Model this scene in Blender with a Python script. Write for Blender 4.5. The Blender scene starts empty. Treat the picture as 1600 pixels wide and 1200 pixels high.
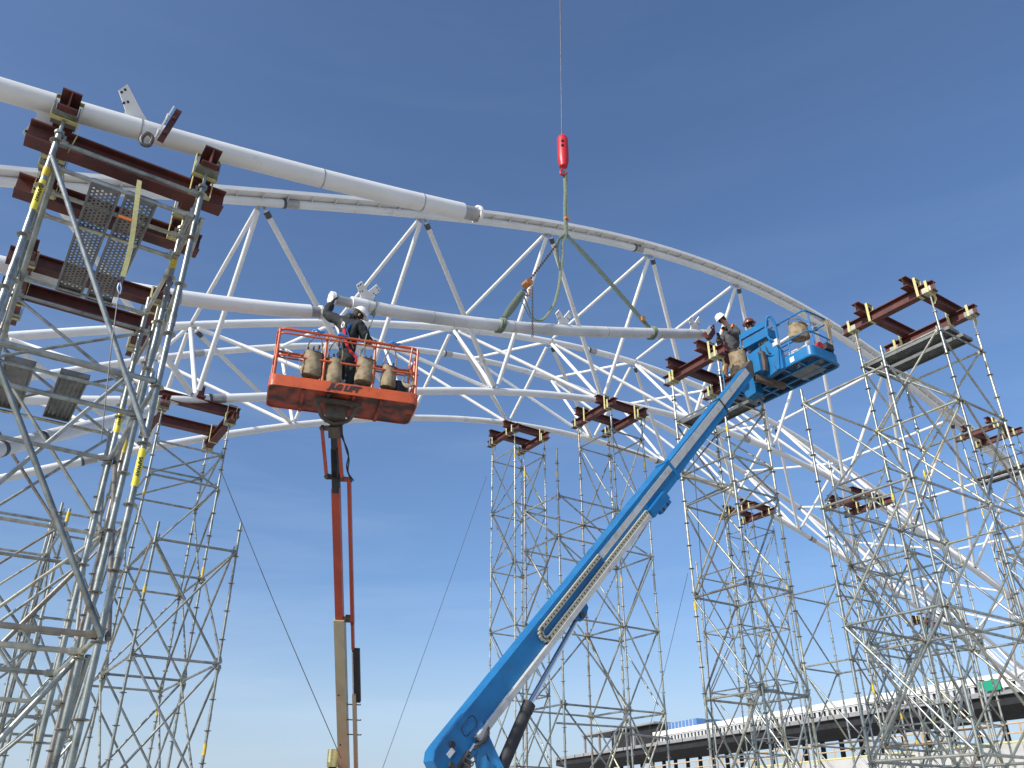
import bpy, math, random
import numpy as np
from mathutils import Vector, Matrix, noise as mnoise
random.seed(7)
R = math.radians
SC = bpy.context.scene
COL = SC.collection

# ------------------------------------------------------------------ camera
PITCH = 28.3; FPX = 1300.0; EYE = 1.6
cam = bpy.data.cameras.new('camera'); camo = bpy.data.objects.new('camera', cam); COL.objects.link(camo)
camo.location = (0, 0, EYE); camo.rotation_euler = (R(90 + PITCH), 0, 0)
cam.sensor_width = 36; cam.lens = 36 * FPX / 1600; cam.clip_end = 5000; cam.clip_start = .05
SC.camera = camo

# ------------------------------------------------------------------ light
SUN_EL = 33.0
SUNV = Vector((-.73, -.68, 0)).normalized() * math.cos(R(SUN_EL)) + Vector((0, 0, math.sin(R(SUN_EL))))
world = bpy.data.worlds.new('World'); SC.world = world; world.use_nodes = True
nt = world.node_tree; nt.nodes.clear()
sky = nt.nodes.new('ShaderNodeTexSky'); sky.sky_type = 'NISHITA'; sky.sun_disc = False
sky.sun_elevation = R(SUN_EL); sky.sun_rotation = math.atan2(SUNV.x, SUNV.y)
sky.air_density = 1.0; sky.dust_density = 2.7; sky.ozone_density = 6.0; sky.altitude = 200
bg = nt.nodes.new('ShaderNodeBackground'); bg.inputs[1].default_value = .125
wo = nt.nodes.new('ShaderNodeOutputWorld')
# thin cirrus veil: long faint streaks over the whole dome
tc = nt.nodes.new('ShaderNodeTexCoord'); mp = nt.nodes.new('ShaderNodeMapping')
mp.inputs['Scale'].default_value = (1.2, 1.2, 9.0); mp.inputs['Rotation'].default_value = (R(4), R(-7), R(20))
nz = nt.nodes.new('ShaderNodeTexNoise'); nz.inputs['Scale'].default_value = 2.2; nz.inputs['Detail'].default_value = 7
nz.inputs['Roughness'].default_value = .6; nz.inputs['Distortion'].default_value = .35
cr = nt.nodes.new('ShaderNodeValToRGB'); cr.color_ramp.elements[0].position = .45; cr.color_ramp.elements[1].position = .85
cr.color_ramp.elements[0].color = (0, 0, 0, 1); cr.color_ramp.elements[1].color = (.06, .06, .06, 1)
mx = nt.nodes.new('ShaderNodeMixRGB'); mx.inputs[2].default_value = (4.6, 5.4, 6.4, 1)
L_ = nt.links.new
L_(tc.outputs['Generated'], mp.inputs[0]); L_(mp.outputs[0], nz.inputs['Vector']); L_(nz.outputs[0], cr.inputs[0])
sx = nt.nodes.new('ShaderNodeSeparateXYZ'); L_(tc.outputs['Generated'], sx.inputs[0])
hr = nt.nodes.new('ShaderNodeMapRange'); hr.interpolation_type = 'SMOOTHSTEP'; hr.inputs[1].default_value = .03; hr.inputs[2].default_value = .26; hr.inputs[3].default_value = .62; hr.inputs[4].default_value = 0
L_(sx.outputs[2], hr.inputs[0]); hz = nt.nodes.new('ShaderNodeMixRGB'); hz.inputs[2].default_value = (3.6, 4.35, 5.2, 1); L_(hr.outputs[0], hz.inputs[0])
sr = nt.nodes.new('ShaderNodeMapRange'); sr.inputs[1].default_value = .15; sr.inputs[2].default_value = .62; sr.inputs[3].default_value = 2.8; sr.inputs[4].default_value = .35; L_(sx.outputs[2], sr.inputs[0])
ml = nt.nodes.new('ShaderNodeMath'); ml.operation = 'MULTIPLY'; L_(cr.outputs[0], ml.inputs[0]); L_(sr.outputs[0], ml.inputs[1])
L_(ml.outputs[0], mx.inputs[0]); L_(sky.outputs[0], hz.inputs[1]); L_(hz.outputs[0], mx.inputs[1]); L_(mx.outputs[0], bg.inputs[0]); L_(bg.outputs[0], wo.inputs[0])
sun = bpy.data.lights.new('sun', 'SUN'); sun.energy = 3.0; sun.angle = R(.53); sun.color = (1, .95, .87)
suno = bpy.data.objects.new('sun', sun); COL.objects.link(suno)
suno.rotation_euler = SUNV.to_track_quat('Z', 'Y').to_euler(); suno.location = (-20, -25, 30)
vs = SC.view_settings; vs.view_transform = 'Standard'; vs.look = 'None'; vs.exposure = 0.5; vs.gamma = 1
vs.use_curve_mapping = False

# ------------------------------------------------------------------ geometry of the place
TH = 34.0   # the arches and the scaffold bays run along D (34 degrees off the picture plane), N points away from us
D = np.array([math.cos(R(TH)), math.sin(R(TH)), 0]); N = np.array([-math.sin(R(TH)), math.cos(R(TH)), 0])
UP = np.array([0, 0, 1.]); CAM = np.array([0, 0, EYE])
_cp, _sp = math.cos(R(PITCH)), math.sin(R(PITCH))
def ray(u, v):
    x = (u - 800) / FPX; y = (600 - v) / FPX
    return np.array([x, _cp - _sp * y, _sp + _cp * y])
def onC(u, v, c): r = ray(u, v); return CAM + r * c / (N @ r)       # on the vertical plane N.p = c (an arch's plane)
def onS(u, v, s): r = ray(u, v); return CAM + r * s / (D @ r)
def onY(u, v, Y): r = ray(u, v); return CAM + r * Y / r[1]
def onZ(u, v, z): r = ray(u, v); return CAM + r * (z - EYE) / r[2]
def W(s, c, z): return D * s + N * c + UP * z
def sc(P): return float(P @ D), float(P @ N), float(P[2])
def unit(v): v = np.asarray(v, float); return v / np.linalg.norm(v)

# ------------------------------------------------------------------ mesh helpers
ROOT = {}
class MB:
    def __init__(s): s.v = []; s.f = []
    def add(s, vs, fs):
        o = len(s.v); s.v += [tuple(map(float, p)) for p in vs]; s.f += [tuple(i + o for i in f) for f in fs]; return s
    def frame(s, t):
        t = unit(t); a = UP if abs(t[2]) < .9 else np.array([1., 0, 0])
        x = unit(np.cross(a, t)); return x, np.cross(t, x), t
    def cyl(s, p, q, r, r2=None, n=10, cap=True):
        p = np.asarray(p, float); q = np.asarray(q, float); r2 = r if r2 is None else r2
        x, y, t = s.frame(q - p); vs = []
        for c, rr in ((p, r), (q, r2)):
            for i in range(n):
                a = 2 * math.pi * i / n; vs.append(c + rr * (math.cos(a) * x + math.sin(a) * y))
        fs = [(i, (i + 1) % n, n + (i + 1) % n, n + i) for i in range(n)]
        if cap: fs += [tuple(range(n - 1, -1, -1)), tuple(range(n, 2 * n))]
        return s.add(vs, fs)
    def path(s, pts, r, n=8, cap=True, flat=None):
        pts = [np.asarray(p, float) for p in pts]; m = len(pts); vs = []; x = None
        rs = r if hasattr(r, '__len__') else [r] * m
        for i, p in enumerate(pts):
            t = unit(pts[min(i + 1, m - 1)] - pts[max(i - 1, 0)])
            if x is None: x, y, t = s.frame(t)
            else: x = unit(x - t * (x @ t)); y = np.cross(t, x)
            for k in range(n):
                a = 2 * math.pi * k / n
                vs.append(p + rs[i] * (math.cos(a) * x * (flat or 1) + math.sin(a) * y))
        fs = [(i * n + k, i * n + (k + 1) % n, (i + 1) * n + (k + 1) % n, (i + 1) * n + k) for i in range(m - 1) for k in range(n)]
        if cap: fs += [tuple(range(n - 1, -1, -1)), tuple(range((m - 1) * n, m * n))]
        return s.add(vs, fs)
    def box(s, c, ax, ay, az, bev=0):
        c = np.asarray(c, float); ax, ay, az = (np.asarray(k, float) for k in (ax, ay, az))
        vs = [c + i * ax + j * ay + k * az for k in (-1, 1) for j in (-1, 1) for i in (-1, 1)]
        return s.add(vs, [(0, 2, 3, 1), (4, 5, 7, 6), (0, 1, 5, 4), (2, 6, 7, 3), (0, 4, 6, 2), (1, 3, 7, 5)])
    def bar(s, p, q, w, h, up=UP):
        p = np.asarray(p, float); q = np.asarray(q, float); t = unit(q - p); x = unit(np.cross(t, up)); y = np.cross(x, t)
        return s.box((p + q) / 2, x * w / 2, y * h / 2, (q - p) / 2)
    def prism(s, poly, ext):
        poly = [np.asarray(p, float) for p in poly]; ext = np.asarray(ext, float); n = len(poly)
        fs = [tuple(range(n - 1, -1, -1)), tuple(range(n, 2 * n))] + [(i, (i + 1) % n, n + (i + 1) % n, n + i) for i in range(n)]
        return s.add(poly + [p + ext for p in poly], fs)
    def ibeam(s, p, q, h=.26, w=.2, tf=.018, tw=.012):
        p = np.asarray(p, float); q = np.asarray(q, float); t = unit(q - p); x = unit(np.cross(t, UP)); y = np.cross(x, t)
        pr = [(-w/2, 0), (w/2, 0), (w/2, tf), (tw/2, tf), (tw/2, h-tf), (w/2, h-tf), (w/2, h), (-w/2, h), (-w/2, h-tf), (-tw/2, h-tf), (-tw/2, tf), (-w/2, tf)]
        return s.prism([p + x * a + y * b for a, b in pr], q - p)
    def lathe(s, prof, o, ax=UP, n=14):
        o = np.asarray(o, float); x, y, t = s.frame(ax); vs = []; m = len(prof)
        for r, h in prof:
            for k in range(n):
                a = 2 * math.pi * k / n; vs.append(o + t * h + r * (math.cos(a) * x + math.sin(a) * y))
        fs = [(i * n + k, i * n + (k + 1) % n, (i + 1) * n + (k + 1) % n, (i + 1) * n + k) for i in range(m - 1) for k in range(n)]
        fs += [tuple(range(n - 1, -1, -1)), tuple(range((m - 1) * n, m * n))]
        return s.add(vs, fs)
    def ribbon(s, pts, w, side, th=.004):
        pts = [np.asarray(p, float) for p in pts]; side = unit(side); vs = []
        m = len(pts)
        for i, p in enumerate(pts):
            t = unit(pts[min(i + 1, m - 1)] - pts[max(i - 1, 0)]); nn = unit(np.cross(t, side))
            vs += [p - side * w/2 - nn*th/2, p + side * w/2 - nn*th/2, p + side * w/2 + nn*th/2, p - side * w/2 + nn*th/2]
        fs = [(i*4+k, i*4+(k+1) % 4, i*4+4+(k+1) % 4, i*4+4+k) for i in range(m-1) for k in range(4)] + [(3, 2, 1, 0), (m*4-4, m*4-3, m*4-2, m*4-1)]
        return s.add(vs, fs)
    def mesh(s, name, off, smooth=True):
        me = bpy.data.meshes.new(name)
        me.from_pydata([(a - off[0], b - off[1], c - off[2]) for a, b, c in s.v], [], s.f)
        if smooth:
            me.shade_smooth(); me.set_sharp_from_angle(angle=R(38))
        return me
    def build(s, name, mat, parent=None, label=None, smooth=True, kind=None):
        off = ROOT[parent.name] if parent else (0, 0, 0)
        me = s.mesh(name, off, smooth); me.materials.append(mat)
        return link(name, me, parent, label, kind)
    def solo(s, name, mat, label, cat, group=None, kind=None):       # a thing that is one mesh
        a = np.array(s.v); loc = np.array([a[:, 0].mean(), a[:, 1].mean(), a[:, 2].min()])
        me = s.mesh(name, loc); me.materials.append(mat)
        o = bpy.data.objects.new(name, me); o.location = loc; COL.objects.link(o); ROOT[o.name] = tuple(loc)
        tag(o, label, cat, group, kind); return o
def link(name, me, parent=None, label=None, kind=None, loc=None):
    o = bpy.data.objects.new(name, me); COL.objects.link(o)
    if parent:
        o.parent = parent; ROOT[o.name] = ROOT[parent.name]
        if loc is not None: o.location = tuple(np.asarray(loc) - np.asarray(ROOT[parent.name]))
    else: ROOT[o.name] = (0, 0, 0)
    if label: o['label'] = label
    if kind: o['kind'] = kind
    return o
def tag(o, label=None, cat=None, group=None, kind=None):
    if label: o['label'] = label
    if cat: o['category'] = cat
    if group: o['group'] = group
    if kind: o['kind'] = kind
    return o
def thing(name, loc, label, cat, group=None):
    o = bpy.data.objects.new(name, None); o.location = tuple(loc); o.empty_display_size = .2; COL.objects.link(o)
    ROOT[o.name] = tuple(map(float, loc)); return tag(o, label, cat, group)
def catmull(pts, k=6):
    P = [np.asarray(p, float) for p in pts]; P = [2*P[0]-P[1]] + P + [2*P[-1]-P[-2]]; out = []
    for i in range(1, len(P) - 2):
        for j in range(k):
            t = j / k; a, b, c, d_ = P[i-1:i+3]
            out.append(.5*((2*b)+(c-a)*t+(2*a-5*b+4*c-d_)*t*t+(3*b-a-3*c+d_)*t**3))
    return out + [P[-2]]
def rounded(pts, rad=.08, k=4, closed=False):
    """polyline with its corners rounded off"""
    P_ = [np.asarray(p, float) for p in pts]; out = []; n = len(P_)
    for i, p in enumerate(P_):
        if not closed and i in (0, n - 1): out.append(p); continue
        a, b = P_[i - 1], P_[(i + 1) % n]; u, v = unit(a - p), unit(b - p)
        ra = min(rad, np.linalg.norm(a - p) * .45, np.linalg.norm(b - p) * .45)
        for j in range(k + 1):
            t = j / k; q0 = p + u * ra; q1 = p + v * ra; out.append((1-t)**2 * q0 + 2*t*(1-t) * p + t*t * q1)
    if closed: out.append(out[0])
    return out
def textmesh(name, body, size, ext=.001, shear=0, bold=0, mat=None):
    cu = bpy.data.curves.new(name, 'FONT'); cu.body = body; cu.size = size; cu.extrude = ext; cu.shear = shear; cu.offset = bold
    cu.align_x = 'CENTER'; cu.align_y = 'CENTER'
    o = bpy.data.objects.new(name, cu); COL.objects.link(o)
    dg = bpy.context.evaluated_depsgraph_get(); me = bpy.data.meshes.new_from_object(o.evaluated_get(dg))
    bpy.data.objects.remove(o); bpy.data.curves.remove(cu); me.materials.clear(); me.materials.append(mat); return me

# ------------------------------------------------------------------ materials
def mat(name, c1, c2=None, rough=.5, metal=0., scale=6., lo=.35, hi=.7, bump=.0, bscale=60., rnd=0., detail=6, dirt=None, dscale=2.5, dlo=.58, dhi=.75, rvar=.12, stretch=None):
    m = bpy.data.materials.new(name); m.use_nodes = True; t = m.node_tree; nd = t.nodes; lk = t.links.new
    b = nd['Principled BSDF']; b.inputs['Metallic'].default_value = metal; b.inputs['Roughness'].default_value = rough
    co = nd.new('ShaderNodeTexCoord'); src = co.outputs['Object']
    if stretch:
        ma = nd.new('ShaderNodeMapping'); ma.inputs['Scale'].default_value = stretch; lk(src, ma.inputs[0]); src = ma.outputs[0]
    n1 = nd.new('ShaderNodeTexNoise'); n1.inputs['Scale'].default_value = scale; n1.inputs['Detail'].default_value = detail; lk(src, n1.inputs['Vector'])
    r1 = nd.new('ShaderNodeValToRGB'); r1.color_ramp.elements[0].position = lo; r1.color_ramp.elements[1].position = hi
    c2 = c2 or tuple(x * .8 for x in c1)
    r1.color_ramp.elements[0].color = (*c1, 1); r1.color_ramp.elements[1].color = (*c2, 1); lk(n1.outputs[0], r1.inputs[0]); out = r1.outputs[0]
    if dirt:
        n2 = nd.new('ShaderNodeTexNoise'); n2.inputs['Scale'].default_value = dscale; n2.inputs['Detail'].default_value = 9; n2.inputs['Roughness'].default_value = .68; lk(co.outputs['Object'], n2.inputs['Vector'])
        r2 = nd.new('ShaderNodeValToRGB'); r2.color_ramp.elements[0].position = dlo; r2.color_ramp.elements[1].position = dhi; lk(n2.outputs[0], r2.inputs[0])
        mxx = nd.new('ShaderNodeMixRGB'); lk(r2.outputs[0], mxx.inputs[0]); lk(out, mxx.inputs[1]); mxx.inputs[2].default_value = (*dirt, 1); out = mxx.outputs[0]
    if rnd:
        oi = nd.new('ShaderNodeObjectInfo'); mr = nd.new('ShaderNodeMapRange'); mr.inputs[3].default_value = 1 - rnd; mr.inputs[4].default_value = 1 + rnd * .5
        lk(oi.outputs['Random'], mr.inputs[0]); hs = nd.new('ShaderNodeHueSaturation'); lk(mr.outputs[0], hs.inputs['Value']); lk(out, hs.inputs['Color']); out = hs.outputs[0]
    lk(out, b.inputs['Base Color'])
    rr = nd.new('ShaderNodeMapRange'); rr.inputs[3].default_value = max(.05, rough - rvar); rr.inputs[4].default_value = min(1, rough + rvar); lk(n1.outputs[0], rr.inputs[0]); lk(rr.outputs[0], b.inputs['Roughness'])
    if bump:
        n3 = nd.new('ShaderNodeTexNoise'); n3.inputs['Scale'].default_value = bscale; n3.inputs['Detail'].default_value = 4; lk(co.outputs['Object'], n3.inputs['Vector'])
        bp = nd.new('ShaderNodeBump'); bp.inputs['Strength'].default_value = bump; bp.inputs['Distance'].default_value = .01; lk(n3.outputs[0], bp.inputs['Height']); lk(bp.outputs[0], b.inputs['Normal'])
    return m
def galv(name):
    m = mat(name, (.54, .545, .50), (.33, .335, .305), rough=.40, metal=.72, scale=9, bump=.12, bscale=45, rnd=.35, dirt=(.16, .13, .10), dscale=4, dlo=.52, dhi=.76)
    t = m.node_tree; nd = t.nodes; lk = t.links.new; b = nd['Principled BSDF']
    oi = nd.new('ShaderNodeObjectInfo'); rp = nd.new('ShaderNodeValToRGB'); rp.color_ramp.interpolation = 'CONSTANT'
    e = rp.color_ramp.elements; e[0].color = (.95, 1, .99, 1); e[1].position = .5; e[1].color = (.84, .87, .9, 1)
    for p_, c_ in ((.66, (1.0, .97, .86, 1)), (.82, (.62, .55, .49, 1)), (.92, (.98, .93, .76, 1))):
        x = e.new(p_); x.color = c_
    lk(oi.outputs['Random'], rp.inputs[0]); mu = nd.new('ShaderNodeMixRGB'); mu.blend_type = 'MULTIPLY'; mu.inputs[0].default_value = 1
    l0 = b.inputs['Base Color'].links[0]; s0 = l0.from_socket; t.links.remove(l0); lk(s0, mu.inputs[1]); lk(rp.outputs[0], mu.inputs[2]); lk(mu.outputs[0], b.inputs['Base Color'])
    return m
M = {
 'galv': galv('galvanised_steel'),
 'jack': mat('jack_steel', (.16, .15, .14), (.08, .07, .065), rough=.5, metal=.6, scale=20),
 'white': mat('white_paint', (.81, .80, .765), (.72, .71, .675), rough=.42, scale=1.6, bump=.04, bscale=30, dirt=(.30, .285, .26), dscale=2.8, dlo=.61, dhi=.82, rnd=.06),
 'dirty': mat('scuffed_white_paint', (.68, .67, .645), (.44, .435, .42), rough=.5, scale=1.1, lo=.3, hi=.75, bump=.06, bscale=25, dirt=(.25, .24, .225), dscale=3.2, dlo=.56, dhi=.76, detail=9),
 'spigot': mat('bare_spigot_steel', (.46, .45, .43), (.33, .32, .31), rough=.45, metal=.4, scale=8),
 'black': mat('black_rubber', (.018, .018, .02), (.035, .034, .033), rough=.6, scale=12),
 'grey_tape': mat('dark_grey_band', (.06, .07, .075), (.10, .11, .11), rough=.6, scale=14),
 'primer': mat('red_primer', (.145, .036, .027), (.085, .025, .02), rough=.62, scale=7, bump=.12, dirt=(.055, .03, .024), dscale=4, dlo=.48, dhi=.72, rnd=.25),
 'strap': mat('yellow_strap', (.62, .57, .25), (.48, .44, .2), rough=.75, scale=30, bump=.2, bscale=200),
 'sling': mat('olive_sling', (.20, .24, .17), (.12, .15, .105), rough=.85, scale=25, bump=.3, bscale=160),
 'ypaint': mat('yellow_paint_band', (.72, .52, .03), (.55, .38, .03), rough=.5, scale=18),
 'olabel': mat('yellow_label', (.80, .68, .05), (.70, .60, .05), rough=.5, scale=8),
 'plank': mat('aluminium_plank', (.22, .225, .215), (.14, .145, .14), rough=.45, metal=.5, scale=6, bump=.15, bscale=90),
 'jlg': mat('orange_paint', (.60, .115, .032), (.46, .082, .026), rough=.38, scale=3, bump=.03, dirt=(.20, .05, .028), dscale=7, dlo=.54, dhi=.74),
 'jlgdirty': mat('orange_floor_grime', (.36, .05, .02), (.05, .02, .014), rough=.6, scale=4, lo=.4, hi=.62, bump=.1),
 'redboom': mat('red_boom_paint', (.44, .068, .03), (.36, .052, .026), rough=.4, scale=2, dirt=(.2, .045, .03), dscale=3, dlo=.62, dhi=.85),
 'beige': mat('beige_boom_paint', (.47, .40, .26), (.41, .345, .225), rough=.45, scale=2.5, dirt=(.27, .22, .15), dscale=3, dlo=.58, dhi=.85),
 'blue': mat('blue_paint', (.010, .165, .385), (.008, .125, .31), rough=.36, scale=3, bump=.04, dirt=(.05, .09, .13), dscale=5, dlo=.56, dhi=.8),
 'greyrail': mat('grey_boom_strip', (.52, .52, .49), (.42, .42, .40), rough=.45, scale=5, dirt=(.27, .22, .17), dscale=6, dlo=.55, dhi=.75),
 'chain': mat('cable_carrier_plastic', (.44, .41, .31), (.35, .33, .25), rough=.6, scale=10),
 'chrome': mat('chromed_rod', (.75, .75, .76), (.7, .7, .7), rough=.14, metal=1, scale=4, rvar=.05),
 'brownsteel': mat('grimy_bracket_steel', (.13, .10, .075), (.07, .055, .045), rough=.6, scale=9, metal=.2, bump=.1),
 'canvas': mat('tan_canvas', (.36, .285, .175), (.24, .185, .11), rough=.9, scale=9, bump=1., bscale=11, dirt=(.10, .065, .04), dscale=7, dlo=.48, dhi=.7),
 'rope': mat('tan_rope', (.36, .30, .2), (.25, .2, .13), rough=.9, scale=40),
 'bluetape': mat('blue_tape', (.03, .2, .6), (.03, .16, .5), rough=.6),
 'redpaint': mat('red_gloss_paint', (.56, .022, .026), (.44, .02, .024), rough=.42, scale=4, bump=.08, dirt=(.2, .03, .02), dscale=9, dlo=.55, dhi=.75),
 'wire': mat('steel_wire', (.10, .10, .10), (.07, .07, .07), rough=.5, metal=.5),
 'hoist': mat('orange_brown_hoist', (.45, .19, .06), (.33, .13, .045), rough=.5, scale=14),
 'coat': mat('black_coat', (.022, .026, .027), (.013, .015, .016), rough=.85, scale=10, bump=.5, bscale=16),
 'greycoat': mat('grey_coat', (.085, .088, .092), (.055, .057, .06), rough=.85, scale=10, bump=.5, bscale=16),
 'tan': mat('tan_work_trousers', (.33, .17, .065), (.25, .125, .05), rough=.85, scale=8, bump=.4, bscale=16),
 'skin': mat('skin', (.52, .27, .19), (.45, .22, .155), rough=.5, scale=6),
 'helmet': mat('white_hard_hat', (.8, .8, .78), (.76, .76, .74), rough=.3),
 'bhelmet': mat('brown_hard_hat', (.17, .045, .03), (.13, .035, .025), rough=.3),
 'hivis': mat('hi_vis_vest', (.45, .78, .08), (.4, .7, .07), rough=.8),
 'hiorange': mat('orange_vest_stripe', (.85, .2, .03), (.75, .17, .03), rough=.8),
 'redstrap': mat('red_lanyard', (.55, .02, .04), (.42, .02, .03), rough=.8),
 'hair': mat('dark_hair', (.03, .022, .016), (.02, .015, .01), rough=.8),
 'concrete': mat('concrete', (.50, .49, .46), (.42, .41, .39), rough=.9, scale=.5, bump=.1, bscale=8, dirt=(.32, .31, .29), dscale=.6, dlo=.55, dhi=.8),
 'slab': mat('slab_edge', (.30, .30, .295), (.23, .23, .225), rough=.85, scale=.8),
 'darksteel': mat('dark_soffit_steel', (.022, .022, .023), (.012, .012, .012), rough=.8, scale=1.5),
 'roofwhite': mat('white_roof_fascia', (.8, .79, .74), (.74, .73, .69), rough=.6, scale=.6),
 'louver': mat('pale_panel', (.55, .55, .54), (.46, .46, .45), rough=.6),
 'glass': mat('window_glass', (.05, .06, .07), (.03, .035, .04), rough=.08, metal=0),
 'blueglass': mat('blue_glazing', (.10, .22, .45), (.08, .18, .38), rough=.15),
 'guard': mat('orange_timber_guardrail', (.58, .42, .26), (.48, .34, .2), rough=.8, scale=6),
 'green': mat('green_board', (.01, .30, .16), (.01, .26, .14), rough=.6),
 'ground': mat('bare_ground', (.44, .41, .36), (.36, .335, .29), rough=.95, scale=.15, bump=.4, bscale=3, dirt=(.42, .42, .42), dscale=.08, dlo=.5, dhi=.65),
 'snow': mat('snow', (.85, .86, .88), (.8, .81, .84), rough=.8),
 'sticker': mat('white_sticker', (.75, .74, .7), (.7, .68, .64), rough=.5),
}
#BODY
# ------------------------------------------------------------------ ground
g = MB(); g.add([(-1500, -1500, 0), (1500, -1500, 0), (1500, 1500, 0), (-1500, 1500, 0)], [(0, 1, 2, 3)])
go = g.build('ground', M['ground']); go['kind'] = 'structure'

# ------------------------------------------------------------------ the space-frame vault: parallel arches in vertical planes
class Chord:
    def __init__(s, c, pts, deg):
        s.c = c; Q = [onC(u, v, c) for u, v in pts]; ss = np.array([q @ D for q in Q]); zz = np.array([q[2] for q in Q])
        s.q = np.polyfit(ss, zz, deg); s.lo = ss.min(); s.hi = ss.max()
    def z(s, t):
        u = min(max(t, s.lo), s.hi); dz = np.polyval(np.polyder(s.q), u); k = t - u
        return float(np.polyval(s.q, u) + dz * k - .006 * k * k)
    def p(s, t): return W(t, s.c, s.z(t))
CH = {
 'U': Chord(7.38, [(0, 139), (350, 239), (590, 300), (725, 331)], 2),
 'P': Chord(12.3, [(516, 467), (590, 482), (650, 492), (700, 500), (740, 504), (925, 518), (1100, 522)], 3),
 'Q': Chord(12.3, [(0, 412), (262, 464), (400, 477), (500, 489)], 2),
 'T': Chord(15.05, [(0, 283), (340, 311), (490, 324), (755, 344), (855, 357), (930, 375), (1055, 406), (1220, 476), (1310, 522), (1370, 560), (1480, 652), (1575, 728)], 5),
 'C3': Chord(17.75, [(0, 622), (150, 626), (350, 623), (700, 611), (825, 614), (900, 620), (975, 631), (1075, 657), (1200, 700), (1337, 768), (1430, 828), (1525, 893)], 5),
 'C1': Chord(20.45, [(0, 528), (125, 515), (350, 509), (440, 507), (665, 505), (812, 526), (912, 546), (987, 567), (1050, 587), (1200, 655), (1250, 685), (1340, 745), (1430, 812), (1530, 890)], 5),
 'C4': Chord(23.1, [(0, 749), (125, 720), (300, 688), (400, 672), (494, 660), (587, 654), (681, 653), (725, 657), (850, 672), (950, 690), (1012, 715), (1200, 805), (1267, 840), (1350, 893), (1475, 978)], 5),
 'C2': Chord(25.8, [(0, 598), (75, 584), (225, 561), (365, 547), (700, 555), (775, 569), (837, 584), (925, 612), (1000, 648), (1200, 762), (1250, 795), (1360, 865), (1450, 930)], 5)}
KA, KB = 2.4876 * 1.37, 2.9223 * 1.37
def node(ch, k): return CH[ch].p(KA + KB * k)
SPAN = {'T': (-3.2, 44), 'C1': (-2.5, 48), 'C2': (-1.5, 56), 'C3': (-2.5, 46), 'C4': (-2, 54)}
RAD = {'T': .098, 'C1': .115, 'C2': .115, 'C3': .105, 'C4': .106}
frame = thing('space_frame_roof', W(14, 20, 0), 'long white tubular space-frame vault curving behind the lifts and scaffolding', 'space frame')
chords = {}
for nm in ('T', 'C3', 'C1', 'C4', 'C2'):
    a, b = SPAN[nm]; m = MB(); m.path([CH[nm].p(t) for t in np.linspace(a, b, 60)], RAD[nm], n=16)
    chords[nm] = m.build('top_chord' if nm in ('T', 'C1', 'C2') else 'bottom_chord', M['white'], frame)
# flat plate with stiffener ribs along the highest chord
pt = [CH['T'].p(t) + UP * .112 for t in np.linspace(-3.2, 44, 100)]
m = MB(); m.ribbon(pt, .50, N, th=.012); plate = m.build('top_plate', M['white'], chords['T'], smooth=False)
m = MB(); m.ribbon([p - N * .244 + UP * .05 for p in pt], .012, N, th=.09); m.build('edge_lip', M['white'], chords['T'], smooth=False)
rib = MB().prism([(0, -.235, .0), (0, -.06, -.0), (0, -.09, -.14)], (.012, 0, 0)).mesh('rib', (0, 0, 0), False); rib.materials.append(M['white'])
t = -1.0
while t < 43:
    p = CH['T'].p(t) + UP * .105
    o = link('rib', rib, chords['T'], loc=p); o.rotation_euler = (0, 0, R(TH)); t += .55
# web members
def strut(p, q, r, par, ends=(.25, .25), band=None, name='web_member', n=12):
    p = np.asarray(p); q = np.asarray(q); t = unit(q - p); a = p + t * ends[0]; b = q - t * ends[1]
    m = MB(); m.cyl(a, b, r, n=n)
    o = m.build(name, M['white'], par)
    for x, y in ((a, p), (b, q)):                                   # slotted end plates with bolts
        e = MB()
        s_ = unit(np.cross(t, UP)); k = unit(y - x)
        e.box((x + y) / 2 + k * .02, s_ * .008, np.cross(s_, t) * r * .75, (y - x) * .36)
        for w in (.25, .55): e.cyl(x + (y - x) * w - s_ * .03, x + (y - x) * w + s_ * .03, .018, n=6)
        e.build('end_plate', M['spigot'], o)
    if band:
        bm = MB(); bm.cyl(a + t * .02, a + t * (.02 + band), r + .006, n=n); bm.build('dark_band', M['grey_tape'], o)
    return o
for k in range(-2, 13):
    def ok(c, kk): return SPAN[c][0] < KA + KB * kk < SPAN[c][1]
    for a, b, dk, r, bd in (('T', 'C3', 0, .058, None), ('T', 'C3', 1, .066, .16), ('T', 'C1', 0, .052, None), ('C1', 'C3', 0, .057, None), ('C1', 'C3', 1, .057, None),
                            ('C1', 'C4', 0, .057, None), ('C1', 'C4', 1, .062, .2), ('C1', 'C2', 0, .052, None), ('C2', 'C4', 0, .057, None), ('C2', 'C4', 1, .057, None)):
        if ok(a, k) and ok(b, k + dk): strut(node(a, k), node(b, k + dk), r, frame, (RAD[a] + .12, RAD[b] + .12), bd)
# splice joints: bare spigot with a dark ring and a bolt boss
for nm, u, v in (('T', 455, 318), ('T', 997, 388), ('C1', 925, 550), ('C2', 700, 557), ('C2', 310, 552), ('C3', 1165, 688), ('C4', 1030, 722), ('C4', 1270, 845), ('C2', 1252, 795), ('C3', 340, 623), ('C4', 140, 716)):
    s0 = onC(u, v, CH[nm].c) @ D; a = CH[nm].p(s0 - .16); b = CH[nm].p(s0 + .16)
    m = MB(); m.cyl(a, b, RAD[nm] + .006, n=16); j = m.build('splice_joint', M['spigot'], chords[nm])
    m = MB(); tt = unit(b - a); m.cyl(a - tt * .03, a + tt * .03, RAD[nm] + .018, n=16); m.build('clamp_ring', M['grey_tape'], chords[nm])

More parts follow.
